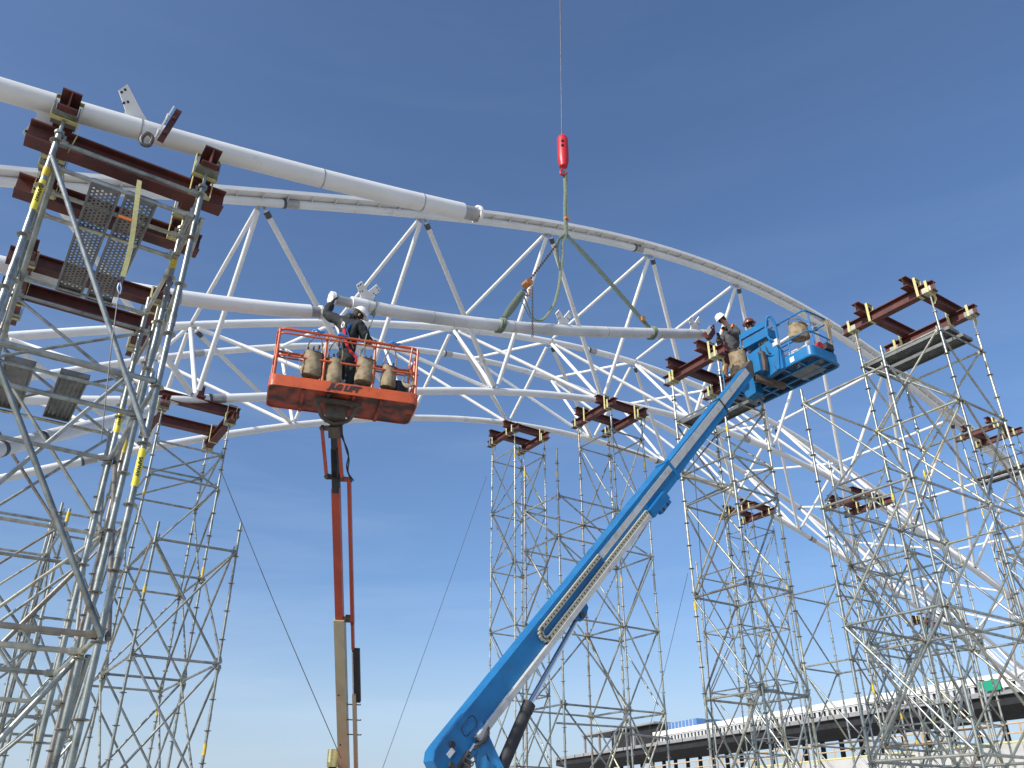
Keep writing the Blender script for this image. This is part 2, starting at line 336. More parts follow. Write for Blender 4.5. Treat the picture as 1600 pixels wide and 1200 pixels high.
# ------------------------------------------------------------------ loose pipes
def gusset(par, p, t, tilt, h=.42, w=.3, up=UP, holes=4):
    """bolted fork plate standing on a pipe at p, leaning by tilt degrees across the pipe"""
    t = unit(t); sd = unit(np.cross(t, up)); u = np.cross(sd, t); a = R(tilt); v = math.cos(a) * u + math.sin(a) * sd; nn = np.cross(t, v)
    prof = [(-w*.8, 0), (w*.55, 0), (w*.5, h*.25), (w*.95, h*.75), (w*.6, h), (w*.1, h*.62), (-w*.25, h*.35)]
    m = MB(); m.prism([p + t * x + v * y - nn * .012 for x, y in prof], nn * .024); o = m.build('gusset_plate', M['white'], par, smooth=False)
    m = MB()
    for x, y in ((w*.45, h*.5), (w*.62, h*.44), (w*.66, h*.82), (w*.8, h*.72)):
        q = p + t * x + v * y; m.cyl(q - nn * .015, q + nn * .015, .014, n=8)
    m.build('bolt_hole', M['black'], o, kind='stuff'); return o
def flange(par, p, t, r, th=.03, m_='white'):
    t = unit(t); m = MB(); m.cyl(p - t * th, p + t * th, r, n=20); o = m.build('end_flange', M[m_], par)
    x, y, z = MB().frame(t); b = MB()
    for i in range(8):
        a = i * math.pi / 4; q = p + (x * math.cos(a) + y * math.sin(a)) * r * .78; b.cyl(q - t * (th + .003), q + t * (th + .003), .011, n=6)
    b.build('bolt_hole', M['black'], o, kind='stuff')
U = CH['U']; P = CH['P']
# near upper tube on the left tower
s1 = onC(722, 331, U.c) @ D
root = thing('white_pipe', U.p(-3.4), 'big near white pipe strapped on top of the near left tower, spigot end pointing right', 'pipe')
m = MB(); m.path([U.p(t) for t in np.linspace(-3.4, s1, 26)], .112, n=24); body = m.build('pipe_body', M['white'], root)
ax = unit(U.p(s1) - U.p(s1 - .3)); e0 = U.p(s1)
m = MB(); m.cyl(e0 - ax * .01, e0 + ax * .22, .094, n=24); m.build('spigot', M['spigot'], root)
flange(root, e0 + ax * .24, ax, .125, .018)
for u, v, tl in ((212, 185, -25), (75, 180, 150)):
    s0 = onC(u, v, U.c) @ D; q = U.p(s0); tt = unit(U.p(s0 + .2) - q); gusset(root, q + UP * (.08 if abs(tl) < 90 else -.08), -tt, tl, h=.36, w=.2)
# pipe being lifted in
sA = onC(516, 470, P.c) @ D; sB = onC(1104, 523, P.c) @ D
pipe = thing('white_pipe', P.p((sA + sB) / 2), 'long scuffed white pipe hanging level from the green slings between the two lifts', 'pipe')
m = MB(); m.path([P.p(t) for t in np.linspace(sA + .62, sB, 40)], .125, n=24); m.build('pipe_body', M['dirty'], pipe)
a0 = P.p(sA); tA = unit(P.p(sA + .6) - a0)
m = MB(); m.cyl(a0 + tA * .02, a0 + tA * .66, .092, n=24); m.build('spigot', M['spigot'], pipe)
flange(pipe, a0 + tA * .03, tA, .145, .035)
m = MB(); m.cyl(a0 + tA * .40, a0 + tA * .70, .13, n=24); m.build('white_collar', M['white'], pipe)
for u, v in ((572, 475), (880, 517), (1085, 522)):
    s0 = onC(u, v, P.c) @ D; q = P.p(s0); tt = unit(P.p(s0 + .2) - q)
    gusset(pipe, q + UP * .1, tt, 28, h=.36, w=.26); gusset(pipe, q + UP * .1, -tt, -30, h=.36, w=.26)
# fixed pipe on the left in the same line
Q = CH['Q']; sE = onC(484, 487, Q.c) @ D
lp = thing('white_pipe', Q.p(-2), 'clean white pipe reaching out from behind the near tower toward the worker in black', 'pipe')
m = MB(); m.path([Q.p(t) for t in np.linspace(-3.5, sE, 20)], .125, n=24); m.build('pipe_body', M['white'], lp)
tE = unit(Q.p(sE) - Q.p(sE - .3)); m = MB(); m.cyl(Q.p(sE), Q.p(sE) + tE * .2, .10, n=24); m.build('spigot', M['spigot'], lp)
flange(lp, Q.p(sE) + tE * .2, tE, .128, .02)
# short low pipe going away at far left
a = onY(-60, 716, 9.2); b = onY(238, 642, 15.5)
lq = thing('white_pipe', a, 'low white pipe at the left edge running away behind the near tower braces', 'pipe')
m = MB(); m.cyl(a, b, .11, n=20); m.build('pipe_body', M['white'], lq)
for k in (.12, .28):
    m = MB(); q = a + (b - a) * k; tt = unit(b - a); m.cyl(q, q + tt * .1, .115, n=20); m.build('dark_band', M['grey_tape'], lq)

def seams(par, ch, ts, r):
    for t in ts:
        q = ch.p(t); tt = unit(ch.p(t + .1) - q); m = MB(); m.cyl(q - tt*.008, q + tt*.008, r + .004, n=24); m.build('weld_seam', M['spigot'], par)
seams(root, U, (-1.6, .35, 2.3, 3.6), .112); seams(pipe, P, (6.4, 8.3, 10.9, 12.6), .125); seams(lp, Q, (-.9, 1.8), .125)
# ------------------------------------------------------------------ scaffold towers
RO = MB(); RO.lathe([(.026, -.012), (.058, -.005), (.062, 0), (.058, .005), (.026, .012)], (0, 0, 0), n=10)
ROS = RO.mesh('rosette', (0, 0, 0)); ROS.materials.append(M['galv'])
RT = .0255
def beam(par, p, q, h=.22, w=.17):
    m = MB(); m.ibeam(p, q, h, w); o = m.build('steel_beam', M['primer'], par, smooth=False); return o
def strap(par, c, along, w, h, tail=.0):
    """ratchet strap wound round a w x h section whose axis is 'along', centred at c"""
    al = unit(along); x = unit(np.cross(al, UP)); k = .006
    pts = [c + x*sx*(w/2+k) + UP*sz*(h/2+k) for sx, sz in ((-1, -1), (1, -1), (1, 1), (-1, 1), (-1, -1))]
    m = MB()
    for a, b in zip(pts, pts[1:]):
        mid = (a + b) / 2; ln = np.linalg.norm(b - a); tt = unit(b - a); m.box(mid, al * .028, tt * (ln/2 + .004), unit(np.cross(al, tt)) * .003)
    if tail:
        q = c + x * w/2 + UP * (-h/2); m.ribbon([q, q + UP * -tail * .4 + x * .03, q - UP * tail + al * .05], .05, al)
    m.build('strap', M['strap'], par)
def plank(par, p, q, w=.32, holes=False):
    p = np.asarray(p); q = np.asarray(q); t = unit(q - p); x = unit(np.cross(t, UP)); Ln = np.linalg.norm(q - p); m = MB()
    if holes:
        nu, nv = 13, int(Ln / .028); du = w / nu; dv = Ln / nv
        vs = []; fs = []
        for i in range(nu + 1):
            for j in range(nv + 1): vs.append(p + x * (-w/2 + i*du) + t * j * dv)
        for i in range(nu):
            for j in range(nv):
                if 1 <= i <= nu - 2 and i % 2 == 1 and (j + i // 2) % 2 == 0 and 3 < j < nv - 3: continue
                a = i * (nv + 1) + j; fs.append((a, a + 1, a + nv + 2, a + nv + 1))
        m.add(vs, fs)
    else:
        m.box((p + q) / 2, x * w/2, UP * .004, t * Ln/2)
        for i in range(5): m.box((p + q)/2 + x * w * (-.36 + .18*i) - UP * .012, x * .012, UP * .010, t * Ln/2)
    o = m.build('plank', M['plank'], par, smooth=False)
    e = MB()
    for s_ in (-1, 1): e.box((p + q)/2 + x*s_*(w/2) + UP*-.02, x * .01, UP * .035, t * Ln/2)
    for qq in (p, q): e.box(qq + UP*-.02, x * w/2, UP * .03, t * .012)
    e.build('plank_rim', M['plank'], o, smooth=False)
def tower(label, ds, ns, top, levels, rs=.5, near=False, beams=None, planks=(), name='scaffold_tower', skip=(), rt=RT, seed=1, extra=0, blev=True):
    rng = random.Random(seed)
    root = thing(name, W(sum(ds)/len(ds), sum(ns)/len(ns), 0), label, 'scaffold tower', 'scaffold shoring towers')
    pz = {}
    base = levels[-1] % rs
    for i, s in enumerate(ds):
        for j, c in enumerate(ns):
            if (i, j) in skip: continue
            tz = top[(i, j)] if isinstance(top, dict) else top; pz[(i, j)] = tz
            m = MB(); m.cyl(W(s, c, .25), W(s, c, tz), rt, n=12)
            m.cyl(W(s, c, 0.02), W(s, c, .3), .018, n=8); m.box(W(s, c, .012), D*.07, N*.07, UP*.01)
            z = base + .5
            ros = []
            while z < tz - .02: ros.append(z); z += rs
            z = base + 1.0
            while z < tz - .3: m.cyl(W(s, c, z + .15), W(s, c, z + .27), rt + .004, n=12); z += 2 * rs * 2
            if not near:
                for z in ros: m.lathe([(.026, -.009), (.058, -.004), (.058, .004), (.026, .009)], W(s, c, z), n=8)
            po = m.build('post', M['galv'], root)
            if near:
                for z in ros:
                    if z > 1.9: link('rosette', ROS, po, loc=W(s, c, z))
            if rng.random() < (.8 if near else .3):
                z = rng.choice([q for q in ros if q > 2.3] or [1]) + .12
                b = MB(); b.cyl(W(s, c, z), W(s, c, z + rng.uniform(.08, .22)), rt + .0045, n=12); b.build('paint_band', M['ypaint'], po)
    def tube(p, q, nm, r=.0235, head=True, off=None, clamp=False):
        p = np.asarray(p, float); q = np.asarray(q, float); t = unit(q - p); m = MB()
        if off is not None: p = p + off; q = q + off
        a, b = p + t * .07, q - t * .07; m.cyl(a, b, r, n=10)
        if head:
            for x in (p, q):
                k = 1 if x is p else -1; m.cyl(x + t*k*.025, x + t*k*.095, r + .011, n=8)
                m.box(x + t*k*.055 + UP * .045, t * .012, np.cross(t, UP) * .006, UP * .05)
        if clamp:
            for x, k in ((p, 1), (q, -1)): m.box(x + t*k*.07 - off*.45, unit(off) * .032, UP * .035, np.cross(unit(off), UP) * .018)
        m.build(nm, M['galv'], root)
    for li, z in enumerate(levels):
        for i in range(len(ds)):
            for j in range(len(ns)):
                if (i, j) not in pz or pz[(i, j)] < z: continue
                for (a, b) in ((i + 1, j), (i, j + 1)):
                    if (a, b) in pz and pz[(a, b)] >= z - .02: tube(W(ds[i], ns[j], z), W(ds[a], ns[b], z), 'ledger')
                    if blev and (a, b) in pz and li + 1 < len(levels) and pz[(a, b)] >= levels[li+1]:
                        z2 = levels[li + 1]; fl = (li + i + j + (1 if b > j else 0)) % 2
                        p, q = (W(ds[i], ns[j], z), W(ds[a], ns[b], z2)) if fl else (W(ds[i], ns[j], z2), W(ds[a], ns[b], z))
                        if pz[(a, b)] < z and not fl: continue
                        o_ = (N if b == j else D) * (.055 if (i + j) % 2 else -.055)
                        tube(p, q, 'diagonal_brace', r=.0215, head=False, off=o_, clamp=True)
                        if rng.random() < .45 and pz[(a, b)] >= z and pz[(i, j)] >= z:
                            p2, q2 = (W(ds[i], ns[j], z2), W(ds[a], ns[b], z)) if fl else (W(ds[i], ns[j], z), W(ds[a], ns[b], z2))
                            tube(p2, q2, 'diagonal_brace', r=.0215, head=False, off=-o_, clamp=True)
    for _ in range(extra):                                          # loose stiffening tubes clamped across
        i = rng.randrange(len(ds) - 1); z = rng.choice(levels) - rng.uniform(.3, .8)
        p = W(ds[i] - .35, ns[0] - .06, z); q = W(ds[i+1] + .2, ns[0] - .06, z + rng.uniform(-.05, .05)); tube(p, q, 'ledger', head=False)
    if beams:
        z = beams['z']; h = beams.get('h', .22); w = .17; ov = beams.get('ov', .3)
        bi = beams['i']; bj = beams.get('j', (0, 1)); cs = [ns[j] for j in bj]; ov2 = beams.get('ov2', ov)
        for i in bi:
            s = ds[i]; beam(root, W(s, min(cs) - ov, z), W(s, max(cs) + ov2, z), h)
            for j in bj:
                c = ns[j]
                m = MB(); m.cyl(W(s, c, pz[(i, j)] - .1), W(s, c, z - .012), .017, n=8); m.cyl(W(s, c, pz[(i, j)]), W(s, c, pz[(i, j)] + .03), .045, n=8)
                m.box(W(s, c, z - .006), D * .11, N * .10, UP * .006)
                for sg in (-1, 1): m.box(W(s + sg * .105, c, z + .05), D * .005, N * .10, UP * .055)
                m.build('screw_jack', M['galv'] if near else M['jack'], root)
                strap(root, W(s, c + rng.uniform(-.06, .06), z + h/2), N, w + .06, h + .03, tail=rng.choice((0, .2, .3)))
        s0, s1_ = ds[bi[0]], ds[bi[-1]]; fr = beams.get('cross', (.18, .82)); cv = beams.get('cov', .35)
        for f_ in fr:
            c = min(cs) + (max(cs) - min(cs)) * f_
            zz_ = z - h - .004 if beams.get('under') else z + h; beam(root, W(s0 - cv, c, zz_), W(s1_ + cv, c, zz_), h)
            for s in (s0, s1_): strap(root, W(s, c + .13 * rng.choice((-1, 1)), (z if beams.get('under') else z + h) - .0), N, w + .02, 2 * h * .98, tail=0)
        for f_ in beams.get('clampat', ()):
            c = min(cs) + (max(cs) - min(cs)) * f_
            m = MB(); q = W((s0 + s1_)/2, c - .11, z + 2*h)
            m.box(q + UP*.14, D*.06, N*.012, UP*.16); m.box(q + UP*.02 - N*.03, D*.09, N*.05, UP*.02); m.build('pipe_stop', M['primer'], root, smooth=False)
    for (pa, pb, ww, hl) in planks: plank(root, pa, pb, ww, hl)
    return root
def lv(z0, dz, top): return sorted([z0 + dz * k for k in range(-9, 9) if .4 < z0 + dz * k < top], reverse=True)

# near left tower (carries the near pipe)
dsL = [-.3, 1.03]; nsL = [7.15, 7.95, 9.25]; zb = 7.56
L1 = tower('nearest scaffold tower at far left, dark red beams and perforated planks on top', dsL, nsL, {(0, 0): 7.36, (1, 0): 7.36, (0, 1): 7.36, (1, 1): 7.36, (0, 2): 7.2, (1, 2): 7.2}, [7.27, 6.98, 5.12, 2.92, .72], rs=.55, near=True, rt=.0275,
      beams=dict(z=zb, i=(0, 1), ov=.17, ov2=.45, cross=(.3, 1.4), cov=.26, h=.215, under=True), seed=3, blev=False,
      planks=((W(.20, 7.15, 7.0), W(.20, 9.25, 7.0), .25, True), (W(.52, 7.15, 7.0), W(.52, 9.25, 7.0), .27, True)))
def lone(par, p, q, nm='post', r=.0255, m_='galv'): return MB().cyl(p, q, r, n=12).build(nm, M[m_], par)
for s0_, z0_, s1_, z1_, c_ in ((0, 7.05, 1, 4.55, 7.08), (0, 5.1, 1, 2.9, 7.08), (0, 2.9, 1, .75, 7.08), (1, 6.2, 0, 4.0, 9.33), (1, 4.0, 0, 1.8, 9.33), (1, 2.9, 0, .75, 8.03)):
    lone(L1, W(dsL[s0_], c_, z0_), W(dsL[s1_], c_, z1_), 'diagonal_brace', .0245)
for s_ in dsL:
    for c0_, z0_, c1_, z1_ in ((7.15, 7.0, 9.25, 5.1), (9.25, 5.1, 7.15, 2.9), (7.95, 2.9, 9.25, .72)): lone(L1, W(s_ + .06, c0_, z0_), W(s_ + .06, c1_, z1_), 'diagonal_brace', .0245)
for s_, c_, ang in ((.47, 7.02, 12), (.53, 7.02, 12)):              # bolted angle holding the pipe sideways
    q = W(s_, c_, 7.62); m = MB(); m.bar(q, q + UP*.52 + D*.10 + N*.04, .012 if s_ < .5 else .06, .06 if s_ < .5 else .012, N)
    for k in (.12, .36): bq = q + (UP*.52 + D*.10 + N*.04)*k/.52; m.cyl(bq - N*.05, bq + N*.05, .014, n=6)
    m.build('pipe_stop', M['white' if s_ < .5 else 'primer'], L1, smooth=False)
m = MB(); m.path(rounded([W(.36, 7.0, 7.56), W(.40, 6.98, 7.64), W(.46, 6.98, 7.6), W(.45, 7.0, 7.5), W(.38, 7.0, 7.48)], .04, 4, True), .02, n=8); m.build('beam_clamp', M['jack'], L1)
def label_on(post_s, post_c, z, par, r=.0275):
    ln = .30; m = MB(); m.cyl(W(post_s, post_c, z - ln/2 - .02), W(post_s, post_c, z + ln/2 + .02), r + .0015, n=16); lb = m.build('label_sleeve', M['olabel'], par)
    q = W(post_s, post_c, z); tow = unit(CAM*np.array([1, 1, 0]) - q*np.array([1, 1, 0])); tm_ = textmesh('lettering', 'SAFWAY', .045, .0012, bold=.0012, mat=M['black'])
    o = link('lettering', tm_, lb, loc=q + tow*(r + .004)); X = -UP; Z = tow; Y = np.cross(Z, X)
    o.rotation_euler = Matrix(((X[0], Y[0], Z[0]), (X[1], Y[1], Z[1]), (X[2], Y[2], Z[2]))).to_euler()
label_on(1.03, 7.15, 4.30, L1); label_on(-.3, 7.15, 6.62, L1); label_on(1.03, 9.25, 5.6, L1)
# clamp tower directly behind it
L1b = tower('tall scaffold tower behind the nearest one, its own dark beams under the level pipe', [-.35, 1.4], [11.3, 12.9], 8.05, [7.9, 6.9, 4.9, 2.9, .9], rs=.5, near=True, seed=5,
      beams=dict(z=8.42, i=(0, 1), ov=.3, cross=(.3, .85), cov=.25),
      planks=((W(-.05, 11.3, 7.0), W(-.05, 12.9, 7.0), .34, False), (W(.6, 11.3, 7.0), W(.6, 12.9, 7.0), .34, False)))
L5 = tower('plain scaffold tower filling the gap between the two left towers', [1.35, 2.55], [17.8, 19.35], {(0, 0): 7.3, (1, 0): 7.6, (0, 1): 7.4, (1, 1): 7.2}, [7.1, 5.1, 3.1, 1.1], seed=61)
# second left tower under the vault
zb = 9.72
L2 = tower('left middle scaffold tower with maroon beam frame under the vault node', [2.75, 4.2], [15.4, 17.65, 19.35],
      {(0, 0): 6.5, (1, 0): 6.75, (0, 1): 9.3, (1, 1): 9.3, (0, 2): 9.3, (1, 2): 9.3}, [8.95, 8.19, 6.19, 4.19, 2.19, .6], rs=.5, near=True,
      beams=dict(z=zb, i=(0, 1), j=(1, 2), ov=.25, cross=(.05, .8), cov=.2, clampat=(.05,)), seed=9)
L3 = tower('low scaffold tower at the left edge with bare post tops', [-.6, 1.3], [15.4, 17.65], {(0, 0): 6.2, (1, 0): 6.45, (0, 1): 6.7, (1, 1): 6.6}, [6.19, 4.19, 2.19, .6], near=True, seed=12)
# middle towers
def at_tower(u, v, c): return sc(onC(u, v, c))
s0, c0, z0 = at_tower(765, 692, 23.3)
M1 = tower('narrow scaffold tower left of the blue boom, its red beams lowest of the middle pair', [s0 + .05, s0 + 1.32], [c0 - 1.55, c0 - .12], z0 - .5, [z0 - .75] + lv(z0 - 2.75, 2, z0 - 1.5), beams=dict(z=z0 - .13, i=(0, 1), ov=.25, cov=.3), seed=14)
s0, c0, z0 = at_tower(900, 660, 17.8)
M2 = tower('two-bay scaffold tower rising behind the blue boom with red beams on its right half', [12.4, s0 + .05, s0 + 1.22], [c0 - 1.55, c0 - .05],
      {(0, 0): z0 - 1.9, (0, 1): z0 - 1.9, (1, 0): z0 - .4, (1, 1): z0 - .4, (2, 0): z0 - .4, (2, 1): z0 - .4}, [z0 - .85, 10.2 - .9] + lv(10.2 - 2, 2, 9), beams=dict(z=z0 - .13, i=(1, 2), ov=.25, cov=.3), seed=18, extra=3)
s0, c0, z0 = at_tower(1042, 592, 12.35)
M3 = tower('scaffold tower beside the blue basket carrying the right end of the pipe', [s0 + .06, s0 + 1.36], [c0 - 1.55, c0 - .1], z0 - .5, [z0 - 1.15, 8.6, 7.89, 5.89, 3.89, 1.89, .5], near=True,
      beams=dict(z=z0 - .13, i=(0, 1), ov=.22, cov=.35, clampat=(.25,)), seed=21,
      planks=((W(s0 + .4, c0 - 1.7, z0 - 1.1), W(s0 + .4, c0, z0 - 1.1), .3, False), (W(s0 + .85, c0 - 1.7, z0 - 1.1), W(s0 + .85, c0, z0 - 1.1), .3, False)))
# near right tower
zb = 11.42
R1 = tower('big near right scaffold tower with empty red beams and planks at its top', [12.78, 15.15, 16.72], [7.0, 8.8],
      {(0, 0): 9.35, (0, 1): 9.25, (1, 0): 10.95, (1, 1): 10.95, (2, 0): 10.95, (2, 1): 10.95}, [10.56, 8.95, 6.82, 4.70, 2.58, .46], rs=.53, near=True,
      beams=dict(z=zb, i=(1, 2), ov=.14, ov2=.26, cov=.32, h=.23), seed=23, extra=2,
      planks=((W(15.5, 6.9, 10.62), W(15.5, 8.9, 10.62), .36, False), (W(16.0, 6.9, 10.62), W(16.0, 8.9, 10.62), .36, False)))
# far right towers under the vault
for (u, v, c, lab, sd) in ((1290, 792, 17.8, 'right-hand tower seen through the near right scaffold, red beams under a vault node', 31),
                           (1127, 806, 23.3, 'distant tower with small red beams just right of the blue boom', 34),
                           (1497, 684, 15.05, 'tower at the right edge holding the highest white chord on red beams', 37),
                           (1420, 974, 25.5, 'farthest low tower at right with red beams above the grandstand', 41)):
    s0, c0, z0 = at_tower(u, v, c)
    pk = ()
    if sd == 37: pk = ((W(s0 + .4, c0 - 1.9, z0 - 1.7), W(s0 + .4, c0 + .1, z0 - 1.7), .36, False), (W(s0 + 1, c0 - 1.9, z0 - 1.7), W(s0 + 1, c0 + .1, z0 - 1.7), .36, False))
    tower(lab, [s0 + .05, s0 + 1.3], [c0 - 1.6, c0 - .1], z0 - .5, [z0 - .9] + lv(z0 - 2.9, 2, z0 - 2), beams=dict(z=z0 - .13, i=(0, 1), ov=.25, cov=.3), seed=sd, planks=pk, extra=1)
# lower lookout bays on the right
tower('plain scaffold bay standing low between the right towers, no beams on top', [20.2, 22.4], [11.5, 13.3], {(0, 0): 8.2, (0, 1): 8.5, (1, 0): 8.3, (1, 1): 8.1}, [7.9, 5.9, 3.9, 1.9, .5], seed=44)
tower('plain scaffold bay low at the right edge in front of the grandstand', [18.4, 20.4], [6.6, 8.6], {(0, 0): 7.2, (0, 1): 7.4, (1, 0): 7.2, (1, 1): 7.1}, [6.9, 4.9, 2.9, .9], seed=47)

tower('plain-topped scaffold tower close behind the near right tower', [17.6, 19.2], [10.2, 11.7], {(0, 0): 9.6, (0, 1): 9.9, (1, 0): 9.5, (1, 1): 9.4}, [9.2, 7.2, 5.2, 3.2, 1.2], seed=51, extra=1)
tower('distant plain scaffold tower right of the pipe-end tower at the bottom', [22.5, 24.0], [19.5, 21.2], {(0, 0): 10.2, (0, 1): 10.4, (1, 0): 10.2, (1, 1): 10.3}, [9.8, 7.8, 5.8, 3.8, 1.8], seed=53)

s0, c0, z0 = at_tower(1228, 905, 15.6)
tower('bare scaffold tower standing in the gap right of the pipe-end tower', [s0, s0 + 1.7], [c0 - 1.7, c0], {(0, 0): z0, (0, 1): z0 + .2, (1, 0): z0 - .2, (1, 1): z0 + .1}, lv(z0 - .5, 2, z0 - .3), seed=58, extra=2)
# ------------------------------------------------------------------ helpers for baskets and hanging things
def tubeset(par, name, lines, r, m_, n=8, k=5):
    out = []
    for l in lines:
        m = MB(); m.path(l if len(l) == 2 else catmull(l, k), r, n=n); out.append(m.build(name, M[m_], par))
    return out
# ------------------------------------------------------------------ orange boom lift
O = onY(419, 599, 11.5); th1 = R(17.5)
E1 = np.array([math.cos(th1), math.sin(th1), 0]); E2 = np.array([-math.sin(th1), math.cos(th1), 0]); LX, LY = 2.40, .84
def B1(x, y, z): return O + E1 * x + E2 * y + UP * z
jl = thing('boom_lift', np.array([-3.6, 18.5, 0]), 'orange boom lift with wide railed basket on a red and beige mast', 'boom lift')
# toe board: rounded tray, open on top
def tray(z0, z1, inset=0., rad=.12, th=.02):
    return [(i, o) for i, o in ()]
def ring(par, name, x0, x1, y0, y1, z0, z1, rad, m_, th=.02, Bf=B1):
    poly = rounded([Bf(x0, y0, z0), Bf(x1, y0, z0), Bf(x1, y1, z0), Bf(x0, y1, z0)], rad, 4, closed=True)[:-1]
    cen = sum(poly) / len(poly); m = MB(); n = len(poly); vs = []
    for z in (0, z1 - z0):
        for p in poly: vs.append(p + UP * z)
    for z in (z1 - z0, 0):
        for p in poly: vs.append(p + unit(cen - p) * th + UP * z)
    fs = [(a*n + i, a*n + (i+1) % n, ((a+1) % 4)*n + (i+1) % n, ((a+1) % 4)*n + i) for a in range(4) for i in range(n)]
    m.add(vs, fs); return m.build(name, M[m_], par)
toe = ring(jl, 'toe_board', 0, LX, 0, LY, 0, .19, .12, 'jlg')
poly = rounded([B1(.012, .012, .012), B1(LX-.012, .012, .012), B1(LX-.012, LY-.012, .012), B1(.012, LY-.012, .012)], .11, 4, closed=True)[:-1]
m = MB(); m.prism(poly, UP * .02); fl = m.build('floor_plate', M['jlgdirty'], jl, smooth=False)
m = MB()
for x in (.55, .95, 1.35, 1.8): m.box(B1(x, LY/2, -.012), E1*.025, E2*LY*.46, UP*.022)
m.build('floor_rib', M['jlgdirty'], fl, smooth=False)
HT = 1.05
# rails: top ring pair, mid ring, posts
def rail(z, x0, x1, y0, y1, r, nm='guard_rail', rad=.16):
    m = MB(); m.path(rounded([B1(x0, y0, z), B1(x1, y0, z), B1(x1, y1, z), B1(x0, y1, z)], rad, 5, closed=True), r, n=10); return m.build(nm, M['jlg'], jl)
rail(HT, .03, LX-.03, .02, LY-.02, .025); rail(HT - .09, .03, LX-.03, .0, LY, .016)
rail(.56, .03, LX-.03, .02, LY-.02, .019)
for x, y in ((.06, .03), (.82, .03), (1.62, .03), (LX-.06, .03), (.06, LY-.03), (.82, LY-.03), (1.62, LY-.03), (LX-.06, LY-.03), (.03, .4), (LX-.03, .42)):
    m = MB(); m.cyl(B1(x, y, .1), B1(x, y, HT), .021, n=8); m.build('rail_post', M['jlg'], jl)
m = MB(); m.path(rounded([B1(LX-.16, .0, HT), B1(LX-.2, .0, .62), B1(LX-.02, .05, .56)], .1), .014); m.build('rail_post', M['jlg'], jl)
# worn lettering on the toe board
tm = textmesh('lettering', 'JLG LIFT', .135, .0015, shear=.35, bold=.008, mat=M['black'])
lo = link('lettering', tm, toe, loc=B1(1.17, -.006, .10)); lo.rotation_euler = (R(90), 0, th1)
# support frame and rotator under the floor
m = MB()
m.path(rounded([B1(.78, .25, -.05), B1(.90, .42, -.26), B1(1.12, .48, -.34), B1(1.34, .42, -.26), B1(1.46, .25, -.05)], .06), .035, n=8)
m.bar(B1(.74, .22, -.05), B1(1.5, .22, -.05), .08, .06); m.box(B1(1.12, .45, -.14), E1*.16, E2*.12, UP*.14); m.build('platform_support', M['brownsteel'], jl)
TOP = B1(1.12, .48, -.36)
BOT = onY(538, 1215, 17.2); A1 = unit(TOP - BOT); SX = unit(np.cross(A1, np.array([0, 1., 0])))
if SX[0] < 0: SX = -SX
FY = np.cross(SX, A1);  FY = FY if FY[1] < 0 else -FY            # FY faces us
LEN = np.linalg.norm(TOP - BOT)
def Bm(t, x, y): return BOT + A1 * (LEN * t) + SX * x + FY * y
def tv(v):                                                        # fraction of the mast at image row v
    lo_, hi_ = 0., 1.
    for _ in range(40):
        md = (lo_ + hi_) / 2; q = BOT + (TOP - BOT) * md - CAM; vv = 600 - FPX * (-q[1]*_sp + q[2]*_cp) / (q[1]*_cp + q[2]*_sp)
        if vv > v: lo_ = md
        else: hi_ = md
    return (lo_ + hi_) / 2
def mast(name, v0, v1, x, w, y, d_, m_):
    a, b = Bm(tv(v0), x, y), Bm(tv(v1), x, y); m = MB(); m.box((a + b)/2, SX*w/2, FY*d_/2, (b - a)/2); return m.build(name, M[m_], jl, smooth=False)
mast('base_boom', 1300, 966, 0, .18, 0, .17, 'beige'); mast('fly_boom', 966, 762, .0, .135, 0, .12, 'redboom')
mast('boom_tip', 768, 700, .005, .115, 0, .14, 'black'); mast('jib', 745, 672, .0, .09, .02, .1, 'black')
mast('rotator', 682, 652, .02, .2, 0, .18, 'brownsteel')
for x0, x1, v0, v1, nm in ((-.14, -.19, 742, 667, 'jib_link'), (.12, .08, 745, 668, 'jib_link')):
    a, b = Bm(tv(v0), x0, .05), Bm(tv(v1), x1, .05); m = MB(); m.box((a + b)/2, SX*.025, FY*.022, (b - a)/2); lk_ = m.build(nm, M['redboom'], jl, smooth=False)
    m = MB()
    for q in (a, b): m.cyl(q - FY*.05, q + FY*.05, .032, n=10)
    m.build('link_pin', M['brownsteel'], lk_, kind='stuff')
mast('pin_yoke', 672, 664, -.03, .34, .02, .05, 'brownsteel'); mast('pin_yoke', 748, 741, -.01, .30, .02, .05, 'black')
tr = mast('hose_conduit', 975, 748, .22, .06, -.02, .07, 'redboom'); mast('conduit_bracket', 752, 746, .15, .2, -.02, .06, 'redboom')
mast('conduit_bracket', 972, 962, .16, .12, -.02, .05, 'brownsteel'); mast('hose_conduit', 1014, 970, .22, .05, -.02, .07, 'redboom')
mast('cable_carrier', 1096, 1014, .27, .13, -.02, .07, 'black'); mast('hose_conduit', 1200, 1082, .23, .065, .02, .08, 'beige')
m = MB()
for i in range(24):
    v = 1018 + i * 3; q = Bm(tv(v), .215, .03); m.box(q, SX*.012, FY*.008, A1*.012)
m.build('carrier_links', M['sticker'], jl, kind='stuff')
for v in (1100, 1124, 1147):
    q0, q1, q2 = Bm(tv(v), .09, .0), Bm(tv(v), .33, .0), Bm(tv(v - 1), .335, .0); m = MB(); m.path([q0, q1, q2], .011, n=6); m.build('conduit_hook', M['brownsteel'], jl)
tubeset(jl, 'hydraulic_hose', [[Bm(tv(665), .12, .06), Bm(tv(700), .2, .05), Bm(tv(715), .24, .04), Bm(tv(735), .22, .04), Bm(tv(750), .3, .0)], [Bm(tv(672), .1, .07), Bm(tv(705), .23, .04), Bm(tv(728), .20, .05), Bm(tv(752), .27, 0)]], .012, 'black')
for v in (1078, 1155): m = MB(); q = Bm(tv(v), -.02, .15); m.cyl(q, q + FY*.006, .018, n=8); m.build('grease_hole', M['black'], jl)
